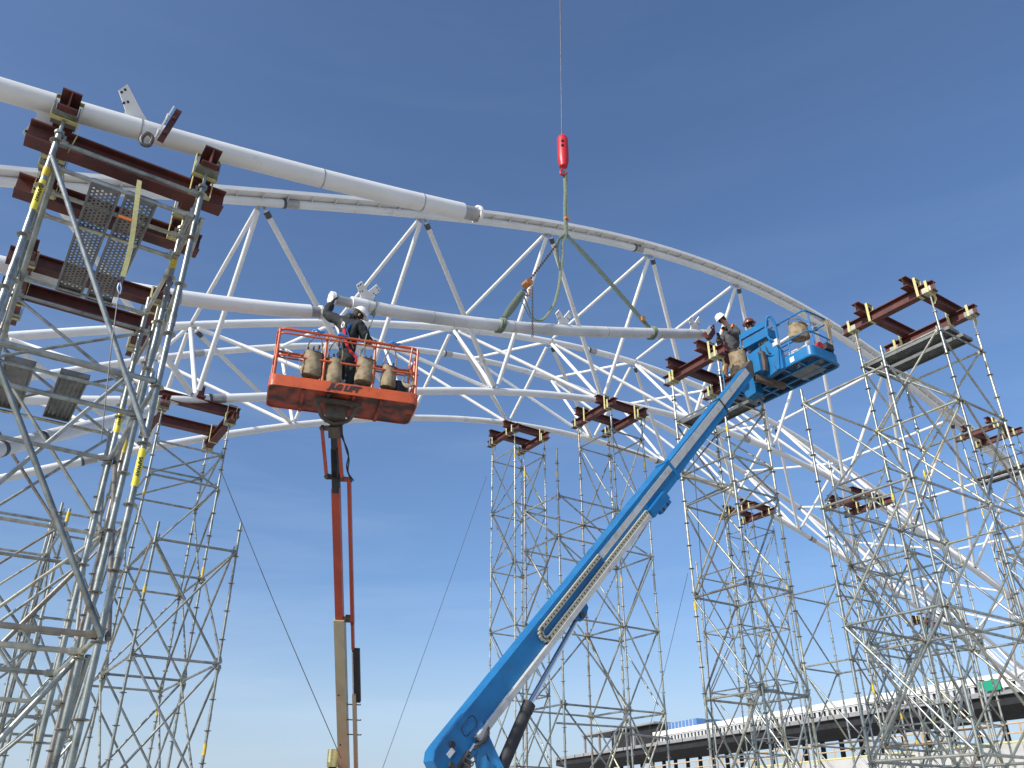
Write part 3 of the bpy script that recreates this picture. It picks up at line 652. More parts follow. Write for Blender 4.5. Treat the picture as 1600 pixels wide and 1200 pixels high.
# turret cylinder, turret and chassis below the picture
a = onY(521, 1182, 16.9); m = MB(); m.cyl(a - UP*.18, a + UP*.12, .11, n=14); m.build('yellow_reservoir', M['strap'], jl)
m = MB(); m.cyl(a - UP*1.1, a - UP*.18, .075, n=10); m.build('lift_cylinder', M['black'], jl)
cx = np.array([BOT[0] - .1, BOT[1] + .1, 0])
m = MB(); m.box(cx + UP*1.55, SX*.65, np.array([0, 1.3, 0]), UP*.45); m.build('turret', M['jlg'], jl, smooth=False)
m = MB(); m.box(cx + UP*.75, SX*.8, np.array([0, 1.5, 0]), UP*.25); m.build('chassis', M['beige'], jl, smooth=False)
for i in (-1, 1):
    for j in (-1, 1):
        q = cx + SX*1.0*i + np.array([0, 1.25*j, .5]); m = MB(); m.cyl(q - SX*.17, q + SX*.17, .5, n=24); wo_ = m.build('wheel', M['black'], jl)
        m = MB(); m.cyl(q - SX*.18, q + SX*.18, .25, n=16); m.build('rim', M['beige'], wo_)
m = MB(); q = Bm(.0, 0, 0); m.bar(q - UP*.9 + np.array([0, .3, 0]), q, .22, .3, np.array([0, 1., 0])); m.build('boom_foot', M['beige'], jl, smooth=False)

# canvas buckets and gear hung on the rails
def bucket(o, r, h, label, mt='canvas', group='canvas tool buckets', hang=None, hm='rope', name='canvas_bucket', squash=.85):
    t = thing(name, o, label, 'bucket', group)
    prof = [(r*.6, 0), (r*.94, h*.015), (r*1.0, h*.06), (r*1.02, h*.22), (r*.98, h*.36), (r*1.0, h*.5), (r*.95, h*.64), (r*.97, h*.78), (r*.93, h*.9), (r*.97, h), (r*.9, h), (r*.86, h*.72), (r*.86, h*.1)]
    m = MB(); m.lathe(prof, o, n=18)
    vv = []
    for (x, y, z) in m.v:                                            # sagging cloth: not a perfect turning
        a = math.atan2(y - o[1], x - o[0]); k = 1 + (.09*math.sin(2*a + o[0]*31) + .06*math.sin(3*a + z*11 + o[0]*17) + .04*math.sin(6*a + z*26))*(1 if mt == 'canvas' else .1); vv.append((o[0] + (x - o[0])*k, o[1] + (y - o[1])*k*squash, z + .012*math.sin(2*a)))
    m.v = vv; bd = m.build('bag_body', M[mt], t)
    m = MB(); m.path([np.asarray(o) + np.array([math.cos(a)*r*.96, math.sin(a)*r*.96*squash, h*.985 + .012*math.sin(2*a)]) for a in np.linspace(0, 2*math.pi, 19)], .009, n=6, cap=False); m.build('rim_band', M['brownsteel' if mt == 'canvas' else mt], t)
    if hang is not None:
        hang = np.asarray(hang)
        for sg in (-1, 1):
            p0 = np.asarray(o) + E1 * r * .8 * sg + UP * h; mid = (p0 + hang)/2 + E1 * sg * r * .25
            m = MB(); m.path(catmull([p0, mid, hang, hang + UP*.02 - E2*.01]), .011, n=6); m.build('handle', M[hm], t)
    return t
for (x, y, z, r, h, lab) in ((.64, .10, .27, .165, .46, 'leftmost tan canvas bucket hanging inside the orange rail'),
                             (.98, .12, .18, .155, .47, 'tan canvas bucket hanging in front of the black-coated worker'),
                             (1.50, .10, .30, .15, .40, 'tan canvas bucket right of the worker, between two rail posts'),
                             (1.89, .11, .27, .135, .37, 'rightmost tan canvas bucket with a blue tie at the rail')):
    tb_ = bucket(B1(x, y, z), r*random.Random(int(x*100)).uniform(.92, 1.08), h*random.Random(int(x*77)).uniform(.92, 1.06), lab, hang=B1(x + .02, .02, HT + .01))
    for k in range(3):
        q0 = B1(x - .05 + .05*k, y + .03, z + h*.6); q1 = B1(x - .1 + .085*k, y + .02*k, z + h*(1.12 + .09*((k*7 + int(x*10)) % 3)))
        m = MB(); m.cyl(q0, q1, .011, n=6); m.cyl(q1 - unit(q1 - q0)*.03, q1 + unit(q1 - q0)*.03, .017, n=6); m.build('tool_handle', M[('wire', 'brownsteel', 'jack')[k]], tb_)
for x, lab in ((.66, 'blue tape knot on the rail above the leftmost bucket'), (1.06, 'blue tape knot on the rail beside the worker'), (1.93, 'blue tape knot above the rightmost bucket')):
    m = MB(); m.path(catmull([B1(x - .09, .0, HT + .02), B1(x - .03, -.02, HT + .05), B1(x + .03, -.01, HT + .02), B1(x + .1, .02, HT + .05)]), .02, n=6, flat=.6); m.solo('tape_knot', M['bluetape'], lab, 'tape', 'blue tape knots on the rail')
bk = bucket(B1(2.10, .28, .06), .16, .40, 'black plastic bucket in the right corner of the orange basket', mt='black', group=None, name='plastic_bucket', squash=1)
bucket(B1(2.15, .5, .30), .13, .22, 'small bag of ropes slung in the right corner of the basket', name='rope_bag', group=None)
rp = thing('rope_coil', B1(2.2, .1, .45), 'tangle of tan rope hooked on the right end rail', 'rope')
tubeset(rp, 'rope_loop', [[B1(2.2, .05, .55 + .25*math.sin(i)), B1(2.28 + .02*i, .08, .42), B1(2.2 + .03*i, .0, .28 + .02*i), B1(2.12, .06, .4), B1(2.17, .05, .57)] for i in range(4)], .012, 'rope', n=6)
for x, ln, lab in ((.22, .5, 'left loose strap dangling from the orange mid rail'), (.42, .55, 'second loose strap dangling beside the left basket corner')):
    m = MB(); m.ribbon(catmull([B1(x + .02, .0, .62), B1(x, -.02, .45), B1(x + .03, 0, .3), B1(x - .05, .03, .62 - ln)]), .03, E2, .006); m.solo('loose_strap', M['rope'], lab, 'strap', 'loose straps on the basket rail')
m = MB(); m.box(B1(1.35, .45, .19), E1*.28, E2*.2, UP*.16); m.box(B1(1.35, .45, .36), E1*.29, E2*.21, UP*.015); m.solo('tool_box', M['louver'], 'grey tool box on the floor behind the worker', 'tool box')
m = MB(); m.lathe([(.1, 0), (.12, .05), (.12, .2), (.05, .26), (.05, .3)], B1(1.72, .42, .03), n=12); m.solo('gas_can', M['brownsteel'], 'dark can standing on the basket floor right of the worker', 'can')
m = MB(); m.lathe([(.05, 0), (.055, .12), (.02, .2), (.018, .24)], B1(1.66, .2, .03), n=10); m.solo('bottle', M['sticker'], 'white bottle standing on the orange basket floor', 'bottle')
# choker rope from the pipe's left end to the rail
cr_ = thing('choker_rope', onC(585, 482, 12.3), 'dark choker rope looped round the pipe above the orange basket', 'rope')
q = P.p(onC(583, 480, P.c) @ D); tq = unit(P.p(onC(590, 482, P.c) @ D) - q); x_, y_, _z = MB().frame(tq)
m = MB(); m.path([q + (x_*math.cos(a) + y_*math.sin(a))*.137 + tq*.02*math.sin(a*1.0) for a in np.linspace(0, 2*math.pi, 25)], .014, n=6, cap=False); m.build('loop', M['sling'], cr_)
kn = q - UP*.16 - N*.05; m = MB(); m.path(catmull([kn + UP*.03, kn - UP*.1, (kn*.5 + B1(1.44, .02, HT)*.5), B1(1.44, .02, HT + .02), B1(1.45, .03, HT - .25)]), .012, n=6); m.build('tail', M['sling'], cr_)
m = MB(); m.lathe([(.01, -.06), (.035, -.03), (.035, .03), (.01, .06)], kn, n=8); m.build('knot', M['sling'], cr_)

# ------------------------------------------------------------------ crane block, slings and chain hoist
HC = 12.3
def H(u, v, c=HC): return onC(u, v, c)
ck = thing('crane_hook_block', H(880, 268), 'red crane ball block hanging on a wire above the slings', 'crane hook')
m = MB(); m.path([H(874.5, -60), H(878, 216)], .013, n=6); m.build('hoist_wire', M['wire'], ck)
tp, bt = H(879, 214), H(880.5, 262); hh = tp[2] - bt[2]; rr = .14
m = MB(); m.lathe([(rr*.35, 0), (rr*.75, .03), (rr, hh*.22), (rr*1.02, hh*.45), (rr*1.0, hh*.5), (rr*.99, hh*.9), (rr*.8, hh*.98), (rr*.4, hh)], bt, n=20); bb = m.build('block_body', M['redpaint'], ck)
m = MB()
for v in (224, 231): q = H(875, v); m.box(q - N*.10, D*.03, N*.03, UP*.028)
m.build('side_slot', M['black'], bb, smooth=False)
m = MB(); m.lathe([(rr*1.005, hh*.44), (rr*1.03, hh*.46), (rr*1.005, hh*.48)], bt, n=20); m.build('seam', M['redpaint'], bb)
m = MB(); hk = H(879, 264); m.path(catmull([hk, H(876, 268), H(877, 272.5), H(881.5, 273), H(884.5, 269.5)]), [.04]*10 + [.03]*(len(catmull([0*hk]*5)) - 10) if False else .028, n=8); m.build('hook', M['redpaint'], ck)
sl = thing('lifting_slings', H(884, 368), 'olive lifting slings running from the red block down to the pipe', 'sling')
def band(par, uv, w, name='sling_leg', side=None, k=5, c=None):
    pts = [H(*(p[:2]), c=(p[2] if len(p) > 2 else HC)) for p in uv]; pts = catmull(pts, k) if len(pts) > 2 else pts
    m = MB(); m.path(pts, w*1.25, n=8, flat=.3); return m.build(name, M['sling'], par)
band(sl, [(882, 268), (884.5, 320), (885, 366)], .035); band(sl, [(884.5, 270), (882.5, 325), (884, 367)], .03)
band(sl, [(885, 366), (910, 395), (955, 445), (1013, 512)], .048); band(sl, [(886, 368), (908, 389), (960, 447), (1015, 511)], .035)
band(sl, [(884, 366), (872, 376), (871, 398), (875, 422)], .03); band(sl, [(884, 366), (879, 380), (879, 400), (876, 422)], .03)
band(sl, [(876, 420), (874, 445), (868, 470), (857, 490), (845, 500), (832, 495), (825, 480), (817, 458)], .028)
band(sl, [(876, 424), (873, 448), (866, 474), (855, 493), (842, 502), (828, 495), (818, 476), (812, 466)], .024)
band(sl, [(817, 456), (800, 478), (788, 497)], .055); band(sl, [(816, 460), (802, 482), (787, 499)], .04)
m = MB(); q = H(884, 342); m.box(q - N*.03, D*.04, N*.03, UP*.02); m.box(q + D*.09 - N*.02, D*.05, N*.01, UP*.012); m.build('orange_tag', M['hiorange'], sl, smooth=False)
m = MB(); q = H(1003, 499); m.box(q - N*.03, D*.05, N*.04, UP*.06); m.build('orange_tag', M['hoist'], sl, smooth=False)
for u in (782, 1017):                                               # chokers round the pipe
    s0_ = H(u, 505) @ D; q = P.p(s0_); tq = unit(P.p(s0_ + .1) - q); x_, y_, _z = MB().frame(tq); m = MB()
    for dk in (-.045, 0, .045): m.path([q + (x_*math.cos(a) + y_*math.sin(a))*.142 + tq*(dk + .05*math.sin(a)) for a in np.linspace(0, 2*math.pi, 25)], .026, n=6, cap=False)
    m.build('choker', M['sling'], sl)
ch = thing('chain_hoist', H(825, 450), 'orange-brown lever chain hoist between the block and the left sling', 'chain hoist')
m = MB(); q = H(824, 443); t_ = unit(H(872, 382) - q); x_, y_, _z = MB().frame(t_); m.box(q, x_*.075, y_*.06, t_*.1); m.cyl(q - x_*.1, q + x_*.1, .085, n=12); m.build('hoist_body', M['hoist'], ch)
m = MB(); m.path([H(826, 452), H(829, 458), H(824, 463)], .02, n=6); m.build('hoist_hook', M['hoist'], ch)
m = MB(); m.path(rounded([H(824, 463), H(820, 460), H(816, 455), H(818, 452), H(823, 455)], .04, 4, True), .016, n=6); m.build('shackle', M['brownsteel'], ch)
m = MB(); m.path([H(828, 452), H(827, 462)], .016, n=6); m.build('lever', M['brownsteel'], ch)
def chain(par, a, b, r=.011, ln=.07, name='chain'):
    a = np.asarray(a); b = np.asarray(b); n = int(np.linalg.norm(b - a) / (ln*.72)); t = unit(b - a); x, y, _ = MB().frame(t); m = MB()
    for i in range(n):
        c = a + (b - a) * (i + .5) / n; w = x if i % 2 else y
        m.path([c + t*math.cos(k)*ln/2 + w*math.sin(k)*ln*.3 for k in np.linspace(0, 2*math.pi, 9)], r, n=4, cap=False)
    m.build(name, M['brownsteel'], par, kind='stuff')
chain(ch, H(873, 378), H(828, 437)); chain(ch, H(831.5, 448, 12.1), H(832, 526, 12.1), .009, .06)

# ------------------------------------------------------------------ guy wires and ropes
for a, b, r, lab in ((onC(345, 735, 17.5), onY(533, 1185, 16.2), .008, 'thin guy wire slanting from the left tower down to the orange mast'),
                     (onC(760, 745, 23.2), onY(590, 1222, 21), .007, 'thin guy wire slanting left from the narrow middle tower'),
                     (onC(1083, 705, 13.2), onY(1120, 1235, 14.5), .008, 'dark rope hanging down inside the tower right of the blue boom'),
                     (onC(1075, 895, 14), onY(1005, 1175, 22), .006, 'faint guy wire between the two-bay tower and the pipe-end tower')):
    m = MB(); mid = (a + b)/2 - UP*.06; m.path(catmull([a, mid, b], 8), r, n=6); m.solo('guy_wire', M['wire'], lab, 'wire', 'guy wires')
# fall-arrest line with hook on the near tower
fa = thing('fall_arrest_line', onC(187, 440, 6.95), 'yellow webbing and thin cable hanging down the near left tower', 'safety line')
m = MB(); m.ribbon(catmull([onC(218, 282, 7.0), onC(212, 330, 6.95), onC(204, 385, 6.95), onC(192, 432, 6.95)]), .042, D, .006); m.build('webbing', M['strap'], fa)
m = MB(); m.path(rounded([onC(187, 440, 6.95), onC(190, 450, 6.95), onC(187, 460, 6.95), onC(183, 450, 6.95)], .02, 4, True), .007, n=6); m.build('snap_hook', M['chrome'], fa)
m = MB(); m.path([onC(185, 460, 6.95), onC(174, 540, 6.9), onC(158, 690, 6.85)], .005, n=5); m.build('cable', M['wire'], fa)
m = MB(); m.box(onC(180, 470, 6.95), D*.02, N*.01, UP*.03); m.build('white_tag', M['sticker'], fa, smooth=False)
m = MB(); m.box(onC(196, 341, 6.88), D*.06, N*.006, UP*.012); m.build('orange_tag', M['hiorange'], fa, smooth=False)
# ------------------------------------------------------------------ blue boom lift
gl = thing('boom_lift', np.array([-3.2, 9.9, 0]), 'blue telescopic boom lift reaching up to the basket at right', 'boom lift')
S0 = 13.72; CN = 9.0; FZ = 10.48; LB, WB = 2.5, .92
def B2(x, y, z): return W(S0 + y, CN + LB - x, FZ + z)           # x from the far end toward us, y along D, z up
bt_ = ring(gl, 'toe_board', 1.25, LB, 0, WB, 0, .24, .14, 'blue', Bf=B2)
m = MB(); m.bar(B2(0, .01, .12), B2(1.25, .01, .12), .02, .24); m.bar(B2(0, WB-.01, .12), B2(1.25, WB-.01, .12), .02, .24); m.bar(B2(.01, 0, .12), B2(.01, WB, .12), .02, .24); m.build('toe_board', M['blue'], gl, smooth=False)
# open grating floor
m = MB(); m.path(rounded([B2(0, 0, .0), B2(LB, 0, .0), B2(LB, WB, .0), B2(0, WB, .0)], .14, 4, True), .03, n=8); m.build('floor_frame', M['blue'], gl)
for y in (.3, .62): m = MB(); m.bar(B2(0, y, -.01), B2(LB, y, -.01), .05, .05); m.build('floor_joist', M['blue'], gl)
for x in (.4, .85, 1.25, 1.7, 2.1): m = MB(); m.bar(B2(x, 0, .0), B2(x, WB, .0), .045, .045); m.build('floor_joist', M['blue'], gl)
m = MB(); nx, ny = 60, 22
for i in range(nx): m.bar(B2(.05 + (LB - .1)*i/(nx-1), .03, .035), B2(.05 + (LB - .1)*i/(nx-1), WB-.03, .035), .016, .012)
for j in range(ny): m.bar(B2(.04, .04 + (WB - .08)*j/(ny-1), .033), B2(LB-.04, .04 + (WB-.08)*j/(ny-1), .033), .012, .012)
m.build('floor_grating', M['darksteel'], gl, smooth=False, kind='stuff')
m = MB(); m.box(B2(1.95, .55, -.02), N*.3, D*.22, UP*.01); m.box(B2(.35, .5, -.02), N*.22, D*.25, UP*.01); m.build('tread_plate', M['plank'], gl, smooth=False, kind='stuff')
# rails
def rl(pts, r=.02, rad=.1): m = MB(); m.path(rounded([B2(*p) for p in pts], rad), r, n=8); m.build('guard_rail', M['blue'], gl)
HB = 1.12
rl([(1.15, .02, HB), (LB - .02, .02, HB), (LB - .02, WB - .02, HB), (.02, WB - .02, HB), (.02, .02, HB), (.30, .02, HB)])
rl([(1.15, .02, .6), (LB - .02, .02, .6), (LB - .02, WB - .02, .6), (.02, WB - .02, .6), (.02, .02, .6), (.30, .02, .6)], .017)
rl([(1.15, .02, .40), (1.95, .02, .40)], .014)
for x, y in ((LB-.03, .14), (LB-.03, WB-.14), (.03, .03), (.03, WB-.03), (.9, WB-.02), (1.7, WB-.02)): m = MB(); m.cyl(B2(x, y, .05), B2(x, y, HB), .021, n=8); m.build('rail_post', M['blue'], gl)
for x in (1.6, 1.95): m = MB(); m.cyl(B2(x, .02, .2), B2(x, .02, .6), .016, n=8); m.build('rail_post', M['blue'], gl)
# control console on the rail nearest the boom: traced on its plane, with real depth
def S_(u, v, ds): return onS(u, v, S0 + ds)
m = MB(); m.prism([S_(u, v, -.12) for u, v in ((1157, 521), (1198, 499), (1198, 508), (1157, 531))], D*.06); m.build('console_top_bar', M['blue'], gl, smooth=False)
m = MB(); m.prism([S_(u, v, -.22) for u, v in ((1160, 533), (1199, 512), (1200, 524), (1163, 544))], D*.30); cb = m.build('console_box', M['blue'], gl, smooth=False)
m = MB(); m.prism([S_(u, v, -.14) for u, v in ((1167, 556), (1206, 528), (1216, 545), (1218, 575), (1200, 590), (1176, 580))], D*.12); m.build('console_back', M['blue'], gl, smooth=False)
m = MB(); m.prism([S_(u, v, -.10) for u, v in ((1196, 560), (1219, 545), (1224, 574), (1203, 589))], D*.10); pn = m.build('side_panel', M['blue'], gl, smooth=False)
m = MB(); m.bar(S_(1206, 566, -.115), S_(1216, 557, -.115), .03, .012); m.build('panel_slot', M['black'], pn, smooth=False)
m = MB(); m.path(rounded([S_(1196, 527, -.2), S_(1197, 497, -.2), S_(1203, 493, -.15), S_(1211, 506, -.08), S_(1216, 536, -.05), S_(1204, 532, -.2), S_(1197, 522, -.2)], .12), .03, n=8); m.build('console_hoop', M['blue'], gl)
m = MB(); m.path([S_(1156, 523, -.1), S_(1160, 560, -.02), S_(1172, 570, 0)], .022, n=8); m.build('guard_rail', M['blue'], gl)
for u in (1186, 1190, 1194, 1197):
    m = MB(); q = S_(u, 534 - (u - 1186)*.4, -.1); m.cyl(q, q - UP*.1, .024, n=8); m.build('cable_gland', M['rope'], gl)
tubeset(gl, 'hydraulic_hose', [[S_(1186, 540, -.12), S_(1192, 552, -.16), S_(1205, 556, -.15), S_(1216, 552, -.1)], [S_(1196, 540, -.12), S_(1200, 550, -.18), S_(1207, 553, -.12)], [S_(1190, 541, -.12), S_(1186, 556, -.18), S_(1196, 562, -.15)],
                               [S_(1208, 565, -.12), S_(1214, 580, -.14), S_(1208, 588, -.12)]], .012, 'black')
m = MB(); m.box(S_(1213, 536, -.1), N*.07, D*.05, UP*.08); m.build('junction_box', M['louver'], gl, smooth=False)
m = MB(); m.box(B2(1.98, -.008, .10), N*.055, D*.003, UP*.06); m.build('sticker', M['sticker'], bt_, smooth=False)
# bracket between platform and boom
SB = -.35
m = MB(); m.bar(S_(1180, 590, SB), S_(1226, 604, .35), .12, .12); m.build('platform_bracket', M['brownsteel'], gl, smooth=False)
m = MB(); m.box(S_(1187, 570, SB + .1), N*.11, D*.14, UP*.22); m.build('rotator', M['blue'], gl, smooth=False)
m = MB(); m.prism([S_(u, v, SB + .05) for u, v in ((1182, 549), (1191, 548), (1195, 565), (1196, 578), (1188, 580))], D*.1); m.build('rotator_bracket', M['brownsteel'], gl, smooth=False)
m = MB(); m.prism([S_(u, v, -.05) for u, v in ((1160, 590), (1176, 588), (1182, 612), (1168, 622), (1158, 610))], D*.25); m.build('leveling_mount', M['blue'], gl, smooth=False)
# ---- the boom itself: axis from near the ground at lower left to the basket
TB = onS(1170, 578, S0 - .42); LBt = onY(700, 1172, 11.9)
GA = unit(TB - LBt); GL = np.linalg.norm(TB - LBt)
GH = unit(np.array([GA[0], GA[1], 0])); GS = np.array([GH[1], -GH[0], 0])     # side that faces us
GU = np.cross(GS, GA); GU = GU if GU[2] > 0 else -GU
def G(t, s_, u_): return LBt + GA * t + GS * s_ + GU * u_
def gbox(name, t0, t1, s0_, s1_, u0, u1, m_, par=None, lab=None):
    m = MB(); m.box(G((t0+t1)/2, (s0_+s1_)/2, (u0+u1)/2), GS*(s1_-s0_)/2, GU*(u1-u0)/2, GA*(t1-t0)/2); return m.build(name, M[m_], par or gl, smooth=False)
T1, T2 = GL*.62, GL*.845
def tfor(v):                                                       # distance along the boom at image row v
    lo_, hi_ = -2., GL + 2
    for _ in range(40):
        md = (lo_ + hi_)/2; q = LBt + GA*md - CAM; vv = 600 - FPX*(-q[1]*_sp + q[2]*_cp)/(q[1]*_cp + q[2]*_sp)
        if vv > v: lo_ = md
        else: hi_ = md
    return (lo_ + hi_)/2
hb, wb = .19, .14
m = MB(); m.prism([G(t, -wb, u) for t, u in ((-.16, -hb - .06), (-.30, -hb + .02), (-.34, -.05), (-.30, hb - .08), (-.2, hb - .01), (-.1, hb), (T1, hb), (T1, -hb), (.55, -hb), (.3, -hb - .1))], GS*2*wb); base = m.build('base_boom', M['blue'], gl, smooth=False)
midb = gbox('mid_boom', T1 - .3, T2, -.12, .12, -.16, .16, 'blue')
flyb = gbox('fly_boom', T2 - .3, GL + .12, -.10, .10, -.135, .135, 'blue')
gbox('tip_cap', GL - .2, GL + .14, -.11, .11, -.145, .145, 'brownsteel')
gbox('grey_strip', T1 + .05, T2 - .02, .12, .128, -.02, .13, 'greyrail', midb); gbox('grey_strip', T2 + .05, GL - .22, .10, .108, -.02, .12, 'greyrail', flyb)
gbox('wear_ring', T2 - .03, T2 + .02, -.13, .13, -.17, .17, 'black'); gbox('wear_ring', T1 - .06, T1 + .03, -.15, .15, -.205, .205, 'blue')
for t, u, r, c_ in ((-.16, -.10, .035, 'brownsteel'), (.02, .06, .04, 'black'), (.36, -.16, .045, 'brownsteel'), (.0, -.25, .07, 'brownsteel')):
    m = MB(); m.cyl(G(t, wb - .02, u), G(t, wb + .035, u), r, n=14); m.build('pivot_pin', M[c_], base)
m = MB(); m.box(G(-.06, wb + .003, .0), GU*.035, GA*.06, GS*.003); m.build('sticker', M['sticker'], base, smooth=False)
m = MB(); m.path(rounded([G(.22, wb + .003, -.03), G(.26, wb + .003, .11), G(.52, wb + .003, .10), G(.50, wb + .003, -.05)], .07, 4, True), .005, n=5); m.build('access_hatch', M['black'], base)
tubeset(gl, 'hydraulic_hose', [[G(.56, .2, -.17), G(.42, .24, -.22), G(.3, .22, -.22), G(.2, .17, -.2)], [G(.58, .19, -.15), G(.46, .25, -.19), G(.32, .24, -.21), G(.22, .18, -.17)]], .02, 'brownsteel')
# grey cable tray and cable carrier on the side facing us
gbox('cable_tray', tfor(1142), tfor(800), wb + .005, wb + .09, -hb - .01, -hb + .07, 'greyrail')
c0_, c1_ = tfor(1000), tfor(792); cu = tfor(878)
link_me = MB().box((0, 0, 0), GA*.036, GS*.024, GU*.036).mesh('carrier_link', (0, 0, 0), False); link_me.materials.append(M['chain'])
slot_me = MB().box((0, 0, 0), GA*.012, GS*.006, GU*.012).mesh('link_slot', (0, 0, 0), False); slot_me.materials.append(M['black'])
cc = gbox('carrier_channel', c0_, c1_, wb + .004, wb + .012, -.11, .13, 'blue')
def clinks(ta, tb, u):
    t = ta
    while t < tb:
        link('carrier_link', link_me, cc, loc=G(t, wb + .045, u)); link('link_slot', slot_me, cc, loc=G(t, wb + .068, u)); t += .078
clinks(c0_ + .1, cu, .10); clinks(c0_ + .1, c1_ - .1, -.08)
for a in np.linspace(math.pi*.62, math.pi*1.38, 5):
    link('carrier_link', link_me, cc, loc=G(c0_ + .1 + .095*math.cos(a), wb + .045, .01 + .09*math.sin(a))); link('link_slot', slot_me, cc, loc=G(c0_ + .1 + .095*math.cos(a), wb + .068, .01 + .09*math.sin(a)))
gbox('carrier_bracket', c1_ - .1, c1_ + .5, .12, .24, -.24, -.08, 'blue'); gbox('carrier_bracket', c1_ + .1, c1_ + .45, .15, .25, -.31, -.23, 'blue')
for k in (.17, .33): m = MB(); m.cyl(G(c1_ + k, .22, -.27), G(c1_ + k, .255, -.27), .035, n=10); m.build('bracket_hole', M['black'], gl)
gbox('grey_strip', cu + .02, T1 - .06, wb + .004, wb + .014, .01, .12, 'greyrail', base)
# lift cylinder, riser and machine
tl = tfor(938); q = G(tl, 0, -hb - .13)
m = MB(); m.prism([G(tl - .22, -.07, -hb), G(tl + .25, -.07, -hb), G(tl + .2, -.07, -hb - .14), G(tl + .05, -.07, -hb - .2), G(tl - .08, -.07, -hb - .18)], GS*.14); m.build('cylinder_lug', M['blue'], gl, smooth=False)
m = MB(); m.cyl(q - GS*.1, q + GS*.1, .045, n=12); m.build('pivot_pin', M['brownsteel'], gl)
cb_ = onY(826, 1102, 12.4); cc_ = onY(770, 1232, 12.0)
m = MB(); m.cyl(q, cb_, .042, n=16); m.build('cylinder_rod', M['chrome'], gl)
m = MB(); m.cyl(cb_, cc_, .088, n=18); m.cyl(cb_ - unit(cb_ - cc_)*.1, cb_ + unit(cb_ - cc_)*.02, .094, n=18); m.build('cylinder_barrel', M['black'], gl)
rs_ = [onY(u, v, 12.0) for u, v in ((735, 1158), (743, 1132), (752, 1126), (760, 1140), (802, 1232), (752, 1240))]
m = MB(); m.prism(rs_, np.array([.0, .25, 0])); ri = m.build('turret_riser', M['blue'], gl, smooth=False)
m = MB(); m.prism([onY(u, v, 11.99) for u, v in ((759, 1176), (763, 1182), (765, 1190), (761, 1186))], np.array([0, .02, 0])); m.build('riser_slot', M['black'], ri)
a = onY(741, 1162, 11.75); b = onY(712, 1208, 11.65); m = MB(); m.cyl(a, a + (b-a)*.3, .018, n=8); m.build('cylinder_rod', M['chrome'], gl)
m = MB(); m.cyl(a + (b-a)*.28, b, .04, n=10); m.build('cylinder_barrel', M['black'], gl)
tubeset(gl, 'hydraulic_hose', [[a + (b-a)*k + np.array([.02, -.05, 0]), a + (b-a)*k + np.array([.11, -.08, -.07]), a + (b-a)*(k+.2) + np.array([.09, -.06, -.05])] for k in (.35, .5, .65)], .01, 'black')
tc_ = onY(760, 1260, 12.2); tc_ = np.array([tc_[0], tc_[1] + .3, 0])
m = MB(); m.box(tc_ + UP*1.2, GH*1.5, GS*.6, UP*.4); m.build('turret', M['blue'], gl, smooth=False)
m = MB(); m.box(tc_ + UP*.6, GH*1.3, GS*.7, UP*.2); m.build('chassis', M['greyrail'], gl, smooth=False)
for i in (-1, 1):
    for j in (-1, 1):
        q = tc_ + GH*1.15*i + GS*.95*j + UP*.5; m = MB(); m.cyl(q - GS*.17, q + GS*.17, .5, n=24); w_ = m.build('wheel', M['black'], gl)
        m = MB(); m.cyl(q - GS*.18, q + GS*.18, .25, n=16); m.build('rim', M['greyrail'], w_)
# gear in the blue basket
E1s = E1; E1 = -N
bucket(onS(1157, 587, S0 - .2), .2, .60, 'tan canvas sack hanging at the near-boom end of the blue basket', name='canvas_sack', group=None, hang=onS(1158, 540, S0))
bucket(B2(2.12, .22, .62), .21, .34, 'tan canvas bag slung on the right rail of the blue basket', name='canvas_bag', group=None, hang=B2(2.05, .06, 1.15))
E1 = E1s
m = MB(); m.cyl(B2(1.0, .30, .36), B2(2.2, .40, .42), .12, n=18); m.solo('paper_tube', M['white'], 'short white tube lying in the blue basket behind the toe board', 'tube')
pt_ = thing('power_tool', B2(2.35, .55, .3), 'red and black power tool in the right corner of the blue basket', 'power tool')
m = MB(); m.lathe([(.05, -.1), (.12, -.06), (.13, .06), (.08, .1)], B2(2.35, .5, .38), ax=N, n=12); m.build('housing', M['redpaint'], pt_)
m = MB(); m.box(B2(2.4, .62, .36), N*.14, D*.12, UP*.07); m.cyl(B2(2.42, .7, .36), B2(2.44, .72, .62), .014, n=6); m.cyl(B2(2.3, .45, .45), B2(2.28, .42, .66), .016, n=6); m.build('handle', M['black'], pt_)
h_ = thing('air_hose', B2(1.5, .0, .6), 'pale coiled hose hanging over the blue basket rail', 'hose')
tubeset(h_, 'hose_loop', [[B2(1.78, .05, 1.1), B2(1.55, -.02, 1.08), B2(1.4, -.04, .85), B2(1.38, -.03, .62), B2(1.5, -.03, .58), B2(1.58, -.03, .68), B2(1.48, -.04, .74), B2(1.42, -.03, .64)]], .017, 'rope', n=6)
rp2 = thing('rope_bundle', B2(2.44, .8, .9), 'bundle of tan ropes tied at the near right rail of the blue basket', 'rope')
tubeset(rp2, 'rope_loop', [[B2(2.46 + .02*i, .66 + .05*i, 1.13), B2(2.5, .7 + .04*i, .9), B2(2.48, .74 + .02*i, .62 - .05*i), B2(2.49, .8, .4)] for i in range(4)], .016, 'rope', n=6)
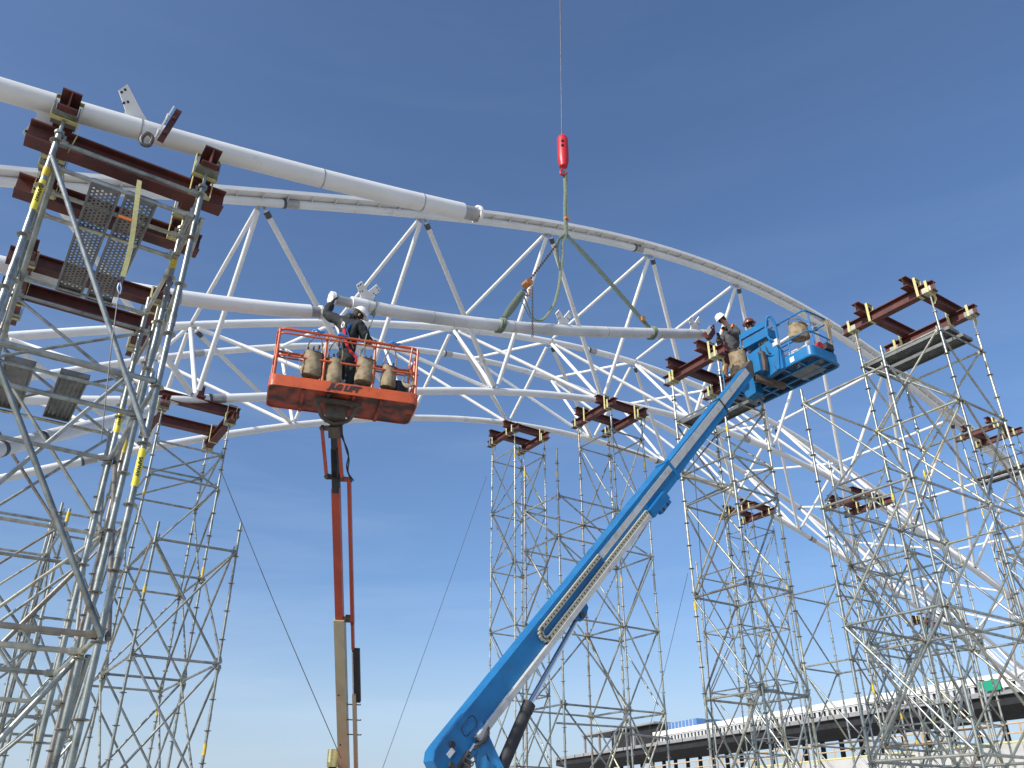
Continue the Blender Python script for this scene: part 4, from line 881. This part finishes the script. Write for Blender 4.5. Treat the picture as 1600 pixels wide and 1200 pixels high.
# red bracket with a white template on the pipe end
br = thing('pipe_bracket', onC(1112, 525, 12.1), 'red steel bracket with a white card clamped on the right pipe end', 'bracket')
m = MB(); m.prism([onC(u, v, 12.05) for u, v in ((1104, 518), (1116, 506), (1118, 521), (1112, 530), (1108, 526))], N*.12); m.build('bracket_body', M['primer'], br, smooth=False)
m = MB(); m.prism([onC(u, v, 12.03) for u, v in ((1103, 516), (1110, 508), (1114, 512), (1107, 523))], N*.01); m.build('white_card', M['sticker'], br, smooth=False)
m = MB(); m.box(onC(1111.5, 512, 12.02), D*.03, N*.004, UP*.03); m.build('card_mark', M['black'], br, smooth=False)

# ------------------------------------------------------------------ people
def skinbody(name, J, R_, edges, m_, par, sub=2, root=0):
    me = bpy.data.meshes.new(name); off = np.asarray(ROOT[par.name])
    me.from_pydata([tuple(np.asarray(j) - off) for j in J], edges, [])
    o = bpy.data.objects.new(name, me); COL.objects.link(o)
    sk = o.modifiers.new('skin', 'SKIN'); sk.use_smooth_shade = True; sk.branch_smoothing = .6
    for i, v in enumerate(me.skin_vertices[0].data):
        r = R_[i]; v.radius = (r, r) if not hasattr(r, '__len__') else r; v.use_root = (i == root)
    sb = o.modifiers.new('sub', 'SUBSURF'); sb.levels = sub; sb.render_levels = sub
    dg = bpy.context.evaluated_depsgraph_get(); nm = bpy.data.meshes.new_from_object(o.evaluated_get(dg))
    bpy.data.objects.remove(o); nm.materials.clear(); nm.materials.append(M[m_])
    if name in ('coat', 'trousers'):                                # cloth folds
        for v in nm.vertices:
            p_ = v.co; k = .016*mnoise.noise(Vector((p_.x*9, p_.y*9, p_.z*16))) + .008*mnoise.noise(Vector((p_.x*24, p_.y*24, p_.z*30 + 7))); v.co = v.co + v.normal*k
    nm.shade_smooth()
    return link(name, nm, par)
def person(o, ax, ay, J, label, coat, trouser, hat, extra=None):
    """o: ground point under the pelvis; ax: the person's right, ay: facing direction; J: joints in (right, forward, up)"""
    ax = unit(ax); ay = unit(ay)
    def L(p): return np.asarray(o) + ax*p[0] + ay*p[1] + UP*p[2]
    t = thing('person', o, label, 'person', 'workers'); g = {k: L(v) for k, v in J.items()}
    neck = g['neck']; head = g['head']; up = unit(head - neck); fw = unit(L(J['look']) - head); fw = unit(fw - up*(fw @ up)); rt = np.cross(fw, up)
    mid = (g['hip'] + g['chest'])/2
    # body: one continuous mesh from soles to crown, with five fingers on each hand
    V = [g['hip'], mid, g['chest'], neck, head - up*.02 + fw*.0, head + up*.09]; Rr = [.125, .12, .14, .058, .088, .075]; Ed = [(0, 1), (1, 2), (2, 3), (3, 4), (4, 5)]
    def chain_(start, pts, rr):
        a = start
        for p, r in zip(pts, rr): V.append(p); Rr.append(r); Ed.append((a, len(V) - 1)); a = len(V) - 1
        return a
    for sd in 'lr':
        w = chain_(2, [g['sh_' + sd], g['el_' + sd], g['wr_' + sd]], [.062, .046, .032])
        hd = unit(g['hand_' + sd] - g['wr_' + sd]); sdv = unit(np.cross(hd, fw + .01)); pm = g['wr_' + sd] + hd*.07
        pi_ = chain_(w, [pm], [.033])
        f_ = chain_(0, [g['th_' + sd], g['kn_' + sd], g['an_' + sd]], [.085, .058, .042]); chain_(f_, [g['toe_' + sd]], [.038])
    bo = skinbody('body', V, Rr, Ed, 'skin', t, sub=1)
    # face
    m = MB(); m.lathe([(.005, -.02), (.016, 0), (.012, .02), (.004, .035)], head + fw*.088 + up*.0, ax=up, n=8); m.build('nose', M['skin'], t)
    for sg in (-1, 1):
        m = MB(); m.lathe([(.002, -.01), (.010, -.004), (.010, .004), (.002, .01)], head + fw*.08 + rt*.032*sg + up*.025, ax=up, n=8); m.build('eye', M['hair'], t)
        m = MB(); m.lathe([(.006, -.03), (.016, -.01), (.018, .012), (.006, .03)], head + rt*.088*sg - fw*.005, ax=up, n=8); m.build('ear', M['skin'], t)
    m = MB(); m.box(head + fw*.082 - up*.045, rt*.02, up*.004, fw*.006); m.build('mouth', M['hair'], t)
    m = MB(); m.lathe([(.07, -.09), (.092, -.05), (.096, .02), (.09, .06), (.04, .1)], head - fw*.022 + up*.01, ax=up, n=14); m.build('hair', M['hair'], t)
    # coat and trousers: thicker skins over the body
    V, Rr, Ed = [g['hip'] + (g['chest'] - g['hip'])*-.08, mid, g['chest'], neck - up*.02, neck + up*.03], [(.225, .19), (.22, .185), (.235, .19), .105, .09], [(0, 1), (1, 2), (2, 3), (3, 4)]
    for sd in 'lr': chain_(2, [g['sh_' + sd], g['el_' + sd]*.5 + g['sh_' + sd]*.5, g['el_' + sd], g['wr_' + sd]*.85 + g['el_' + sd]*.15, g['wr_' + sd]], [.118, .102, .092, .075, .06])
    skinbody('coat', V, Rr, Ed, coat, t, sub=3)
    V, Rr, Ed = [g['hip'] + UP*.06, g['hip'] - UP*.04], [.165, .16], [(0, 1)]
    for sd in 'lr': chain_(1, [g['th_' + sd], g['kn_' + sd], g['an_' + sd]], [.115, .092, .078])
    skinbody('trousers', V, Rr, Ed, trouser, t, sub=3)
    for sd in 'lr':
        m = MB(); a_, b_ = g['an_' + sd], g['toe_' + sd]; m.path([a_ + UP*.1, a_ - UP*.0, a_*.4 + b_*.6, b_ + unit(b_ - a_)*.04], [.06, .062, .058, .035], n=10); m.build('boot', M['black'], t)
        hd = unit(g['hand_' + sd] - g['wr_' + sd]); sdv = unit(np.cross(hd, fw + .01)); cv = unit(np.cross(sdv, hd)); pm = g['wr_' + sd] + hd*.075
        V, Rr, Ed = [g['wr_' + sd] - hd*.05, g['wr_' + sd] + hd*.02, pm], [.05, .042, (.05, .028)], [(0, 1), (1, 2)]
        for kx, ln in ((-.033, .065), (-.011, .08), (.011, .076), (.033, .06)):
            chain_(2, [pm + hd*.035 + sdv*kx, pm + hd*(.04 + ln*.55) + sdv*kx + cv*.014, pm + hd*(.035 + ln*.8) + sdv*kx + cv*.04], [.013, .0115, .009])
        chain_(2, [pm - hd*.01 + sdv*.05 + cv*.01, pm + hd*.03 + sdv*.06 + cv*.03], [.015, .011])
        skinbody('glove', V, Rr, Ed, 'black', t, sub=1)
    # hard hat with brim
    hc = head + up*.055
    m = MB(); m.lathe([(.128, .0), (.126, .03), (.118, .07), (.092, .11), (.05, .13), (.01, .135)], hc, ax=up, n=18); ho = m.build('hard_hat', M[hat], t)
    vs = []; n = 18
    for k, (r0, h0) in enumerate(((.12, .012), (.16, .0), (.16, -.006), (.12, .004))):
        for i in range(n):
            a = 2*math.pi*i/n; e = 1 + .18*max(0, math.cos(a)); vs.append(hc + (fw*math.cos(a)*e + rt*math.sin(a))*r0 + up*h0)
    m = MB(); m.add(vs, [(k*n + i, k*n + (i+1) % n, ((k+1) % 4)*n + (i+1) % n, ((k+1) % 4)*n + i) for k in range(4) for i in range(n)]); m.build('hat_brim', M[hat], ho)
    m = MB(); m.path([hc + fw*(.128*math.cos(a)) + up*(.136*math.sin(a) + .004) for a in np.linspace(.15, math.pi-.15, 12)], .008, n=6); m.build('hat_ridge', M[hat], ho)
    return t, g, L
# worker in black, back to us, reaching up to the pipe flange with the left hand
fo = B1(1.07, .42, .035)
ha = onC(527, 463, 12.25) ; 
face = unit(E2*.55 + E1*.85); right = np.array([face[1], -face[0], 0])
def loc_(p, o=fo, r=right, f=face): q = np.asarray(p) - o; return (float(q @ r), float(q @ f), float(q[2]))
YW = 12.22
hp = onY(541, 553, YW); chs = onY(547, 507, YW); hdp = onY(560, 494, YW)
sl_ = onY(532, 501, YW - .02); el_ = onY(509, 492, YW + .04); wl_ = onY(518, 474, YW + .12); hl_ = onY(524, 466, YW + .15)
fo = np.array([hp[0], hp[1], B1(0, 0, .035)[2]])
J = {k: loc_(v, fo) for k, v in dict(hip=hp, chest=chs - UP*.05, neck=onY(553, 502, YW), head=hdp, sh_l=sl_, el_l=el_, wr_l=wl_, hand_l=hl_).items()}
J['look'] = tuple(np.array(J['head']) + np.array([.35, 1, -.45]))
h0 = J['hip'][2]
J.update(sh_r=(.19, .06, J['chest'][2] + .03), el_r=(.24, .2, J['chest'][2] - .24), wr_r=(.16, .38, J['chest'][2] - .2), hand_r=(.12, .48, J['chest'][2] - .12),
         th_l=(-.11, 0, h0 - .08), kn_l=(-.15, .03, h0*.5), an_l=(-.17, -.02, .08), toe_l=(-.19, .16, .04), th_r=(.11, 0, h0 - .08), kn_r=(.14, .04, h0*.5), an_r=(.15, 0, .08), toe_r=(.17, .18, .04))
w1, g1, L1_ = person(fo, right, face, J, 'worker in black coat and white hard hat reaching up to the pipe flange', 'coat', 'coat', 'helmet')
bk_ = unit(np.array([-.05, -1, 0])); cb0 = onY(545, 512, YW)
for p0, p1, p2, mm in (((533, 499), (539, 511), (552, 545), 'jack'), ((553, 503), (543, 513), (533, 545), 'bluetape')):
    m = MB(); m.path(catmull([onY(*p0, YW - .12), onY(*p1, YW - .215), onY(*p2, YW - .17)]), .022, n=6, flat=.5); m.build('harness_strap', M[mm], w1)
q = onY(536, 508, YW - .24); m = MB(); m.path(rounded([q + UP*.07, q + right*.045, q - UP*.06, q - right*.045], .03, 4, True), .013, n=6); m.build('d_ring', M['sticker'], w1)
m = MB(); m.path(catmull([onY(537, 514, YW - .24), onY(540, 533, YW - .26), onY(547, 548, YW - .25), onY(557, 559, YW - .22), onY(556, 566, YW - .2)]), .028, n=6, flat=.5); m.build('lanyard', M['redstrap'], w1)
m = MB(); m.path([onY(552, 500, YW - .03), onY(546, 499, YW - .05), onY(539, 500, YW - .06)], [.10, .12, .075], n=12); m.build('hood', M['coat'], w1)
# worker in grey coat straddling the beams at the pipe end, facing left
fo2 = onY(1143, 553, 17.9)
f2 = unit(-D*.85 - N*.2); r2 = np.array([f2[1], -f2[0], 0])
zb_ = fo2[2] - .86
fo2 = np.array([fo2[0], fo2[1], zb_])
hp2 = onY(1144, 552, 17.9); n2 = onY(1137, 509, 17.75); hd2 = onY(1128, 499.5, 17.7)
J = {k: loc_(v, fo2, r2, f2) for k, v in dict(hip=hp2, chest=onY(1142, 523, 17.8), neck=n2, head=hd2).items()}
c2 = J['chest']; J['look'] = tuple(np.array(J['head']) + np.array([0, 1, -.28]))
J.update(sh_l=(c2[0]-.19, c2[1]+.02, c2[2]+.04), el_l=(c2[0]-.24, c2[1]+.2, c2[2]-.2), wr_l=(c2[0]-.12, c2[1]+.4, c2[2]-.1), hand_l=(c2[0]-.06, c2[1]+.5, c2[2]-.06),
         sh_r=(c2[0]+.19, c2[1]+.02, c2[2]+.04), el_r=(c2[0]+.25, c2[1]+.14, c2[2]-.24), wr_r=(c2[0]+.16, c2[1]+.38, c2[2]-.2), hand_r=(c2[0]+.1, c2[1]+.48, c2[2]-.14),
         th_l=(-.11, .02, .78), kn_l=(-.18, .1, .44), an_l=(-.18, .0, .08), toe_l=(-.2, .18, .04), th_r=(.11, .02, .78), kn_r=(.2, .12, .44), an_r=(.2, .02, .08), toe_r=(.22, .2, .04))
w2, g2, L2_ = person(fo2, r2, f2, J, 'worker in grey coat, hi-vis vest and white hard hat at the right pipe end', 'greycoat', 'tan', 'helmet')
ch2 = g2['chest']; bk2 = -f2
def vest(nm, pts, w, m_): m = MB(); m.ribbon(catmull(pts), w, unit(np.cross(pts[0] - pts[-1], bk2 + .01)), .012); m.build(nm, M[m_], w2)
for sg, rr_ in ((-1, .0), (1, .0)):
    o2 = r2*sg*.12
    vest('vest_panel', [ch2 + o2 + f2*.05 + UP*.19, ch2 + o2 + bk2*.15 + UP*.14, ch2 + o2 + bk2*.21, ch2 + o2*1.1 + bk2*.2 - UP*.22], .13, 'hivis')
    vest('vest_stripe', [ch2 + o2 + f2*.16 + UP*.1, ch2 + o2*1.2 + f2*.10 + UP*.2, ch2 + o2 + bk2*.12 + UP*.19], .05, 'hiorange')
vest('vest_stripe', [ch2 - r2*.2 + bk2*.1 + UP*.02, ch2 + bk2*.225, ch2 + r2*.2 + bk2*.1], .05, 'hiorange')
m = MB(); m.path(catmull([g2['hip'] + r2*.2 + UP*.08, g2['hip'] + r2*.22 - UP*.05 + f2*.05, g2['hip'] + r2*.2 - UP*.2 + bk2*.05, g2['hip'] + r2*.16 + bk2*.14 + UP*.05]), .03, n=8); m.build('lanyard', M['redstrap'], w2)
# worker behind the console, only his brown hard hat shows
fo3 = B2(.62, .42, .04); f3 = unit(-D); r3 = np.array([f3[1], -f3[0], 0])
ht = onS(1174, 507, S0 + .42); fo3 = np.array([ht[0], ht[1], FZ + .04]); hz = min(ht[2] - fo3[2], 1.78)
J = dict(hip=(0, -.02, .95), chest=(0, .02, 1.32), neck=(0, .03, hz - .2), head=(0, .06, hz - .06), look=(0, 1, hz - .2), sh_l=(-.19, .02, 1.4), el_l=(-.26, .1, 1.12), wr_l=(-.2, .3, 1.05), hand_l=(-.16, .4, 1.06),
         sh_r=(.19, .02, 1.4), el_r=(.26, .1, 1.12), wr_r=(.2, .3, 1.05), hand_r=(.16, .4, 1.06), th_l=(-.1, 0, .86), kn_l=(-.12, .03, .48), an_l=(-.12, 0, .08), toe_l=(-.14, .18, .04), th_r=(.1, 0, .86), kn_r=(.12, .03, .48), an_r=(.12, 0, .08), toe_r=(.14, .18, .04))
w3, g3, L3_ = person(fo3, r3, f3, J, 'worker in brown hard hat standing behind the blue basket console', 'greycoat', 'coat', 'bhelmet')

# ------------------------------------------------------------------ grandstand in the background
gd = unit(np.array([-.424, .906, 0])); gn = np.array([.906, .424, 0]); g0 = np.array([53.2, 91.5, 0])
def onG(u, v, b=0.): r = ray(u, v); return CAM + r * (((g0 + gn*b - CAM) @ gn) / (r @ gn))
def ga_(u, v=1100, b=0.): return float((onG(u, v, b) - g0) @ gd)
def gz_(u, v, b=0.): return float(onG(u, v, b)[2])
def GS_(a, b, z): return g0 + gd*a + gn*b + UP*z
gs = thing('grandstand', GS_(30, 6, 0), 'long distant grandstand with white roof band, panel parapet and black underside', 'building')
def gbx(name, a0, a1, b0, b1, z0, z1, m_, par=None):
    m = MB(); m.box(GS_((a0+a1)/2, (b0+b1)/2, (z0+z1)/2), gd*(a1-a0)/2, gn*(b1-b0)/2, UP*(z1-z0)/2); return m.build(name, M[m_], par or gs, smooth=False)
zw1, zw0, zl1, zl0, zs1, zs0 = gz_(1333, 1091), gz_(1333, 1101), gz_(1333, 1103.5), gz_(1333, 1112.5), gz_(1333, 1113), gz_(1333, 1119.5)
aR, aW, aL = -45., ga_(1020, 1150), ga_(868, 1188)
gbx('roof_fascia', aR, aW, 0, .5, zw0, zw1, 'roofwhite'); gbx('roof', aR, aW, .5, 9, zw1 - .5, zw1 - .2, 'roofwhite')
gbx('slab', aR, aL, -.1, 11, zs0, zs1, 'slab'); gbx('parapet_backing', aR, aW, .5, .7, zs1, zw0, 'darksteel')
pan = MB().box((0, 0, 0), gd*.24, gn*.06, UP*(zl1 - zl0)/2).mesh('parapet_panel', (0, 0, 0), False); pan.materials.append(M['louver'])
gbx('parapet_rail', aR, aW, .1, .35, zl1 - .02, zl1 + .16, 'louver'); gbx('parapet_rail', aR, aW, .1, .35, zl0 - .16, zl0 + .02, 'louver')
a = ga_(1640, 1060)
while a < aW - .3:
    link('parapet_panel', pan, gs, loc=GS_(a, .22, (zl0 + zl1)/2)); a += .92
# raked underside: dark ribs stepping down and back
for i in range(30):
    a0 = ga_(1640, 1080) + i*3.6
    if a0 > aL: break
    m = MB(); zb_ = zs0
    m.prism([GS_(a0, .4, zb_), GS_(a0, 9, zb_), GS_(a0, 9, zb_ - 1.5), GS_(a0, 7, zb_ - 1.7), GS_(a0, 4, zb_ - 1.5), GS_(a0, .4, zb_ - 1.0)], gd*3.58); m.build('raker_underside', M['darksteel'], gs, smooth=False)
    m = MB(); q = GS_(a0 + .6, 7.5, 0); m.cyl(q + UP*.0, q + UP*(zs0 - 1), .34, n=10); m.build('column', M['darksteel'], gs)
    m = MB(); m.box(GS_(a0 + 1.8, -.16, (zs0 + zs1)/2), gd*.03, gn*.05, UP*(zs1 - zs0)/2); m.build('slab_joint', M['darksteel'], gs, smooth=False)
# open pavilion roof at the left end
a0, a1 = ga_(1022, 1140), ga_(908, 1150)
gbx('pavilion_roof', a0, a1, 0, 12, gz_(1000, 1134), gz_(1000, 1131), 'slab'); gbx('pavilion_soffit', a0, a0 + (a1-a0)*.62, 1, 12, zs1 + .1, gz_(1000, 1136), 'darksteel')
for k in (.3, .55, .78, 1.0): gbx('pavilion_column', a0 + (a1 - a0)*k - .2, a0 + (a1 - a0)*k + .2, .6, 1, zs1, gz_(1000, 1134), 'slab')
gbx('glazed_block', ga_(1066, 1138), a0, 3, 9, zw1 - .3, gz_(1022, 1134, 3), 'blueglass')
for i in range(8):
    a = a0 - i*(a0 - ga_(1066, 1138))/8; gbx('mullion', a - .06, a + .06, 2.9, 3.0, zw1 - .2, gz_(1022, 1134, 3), 'louver')
# green boards on the parapet
for u0, u1, v0, v1, m_, lab in ((1538, 1563, 1062, 1079, 'green', 'large green board on the grandstand parapet'), (1531, 1536, 1065, 1076, 'green', 'narrow green board left of the large one on the grandstand'), (1565, 1576, 1058, 1074, 'sticker', 'white board right of the green ones on the grandstand')):
    b0 = -.35; p, q = onG(u0, (v0+v1)/2 + 1.5, b0), onG(u1, (v0+v1)/2 - 1.5, b0); zt, zb_ = gz_((u0+u1)/2, v0, b0), gz_((u0+u1)/2, v1, b0)
    m = MB(); m.box(np.array([(p[0]+q[0])/2, (p[1]+q[1])/2, (zt+zb_)/2]), (q - p)*np.array([1, 1, 0])/2, gn*.06, UP*(zt - zb_)/2); m.solo('sign_board', M[m_], lab, 'board', 'boards on the parapet')
# ------------------------------------------------------------------ concrete wall with timber guard rail, nearer than the grandstand
wa = [np.array([x, y, 0]) for x, y in ((42, 36), (31.0, 54.6), (25.2, 67), (18.9, 81.8), (12.5, 100), (5, 125))]
wp = catmull(wa, 6); ZW = 6.35
wl = thing('concrete_wall', wa[2], 'pale concrete wall rising at lower right with orange guard rail on top', 'wall')
for i in range(len(wp) - 1):                                        # cast panels
    a, b = wp[i], wp[i+1]; t = unit(b - a); nn = np.array([t[1], -t[0], 0]); m = MB()
    m.box((a + b)/2 + UP*(ZW/2), (b - a)/2 - t*.015, nn*.2, UP*ZW/2); m.build('wall_panel', M['concrete'], wl, smooth=False)
wr = thing('guard_rail', wa[2] + UP*ZW, 'orange timber guard rail running along the top of the concrete wall', 'railing')
for z, r in ((1.15, .06), (.6, .05)):
    m = MB(); m.path([p + UP*(ZW + z) for p in wp], r, n=6); m.build('rail', M['guard'], wr)
m = MB(); m.path([p + UP*(ZW + .08) - np.array([.2, .2, 0])*0 for p in wp], .09, n=6); m.build('toe_rail', M['strap'], wr)
for i, p in enumerate(catmull(wa, 8)): m = MB(); m.bar(p + UP*ZW, p + UP*(ZW + 1.2), .1, .1, np.array([0, 1., 0])); m.build('rail_post', M['guard'], wr, smooth=False)
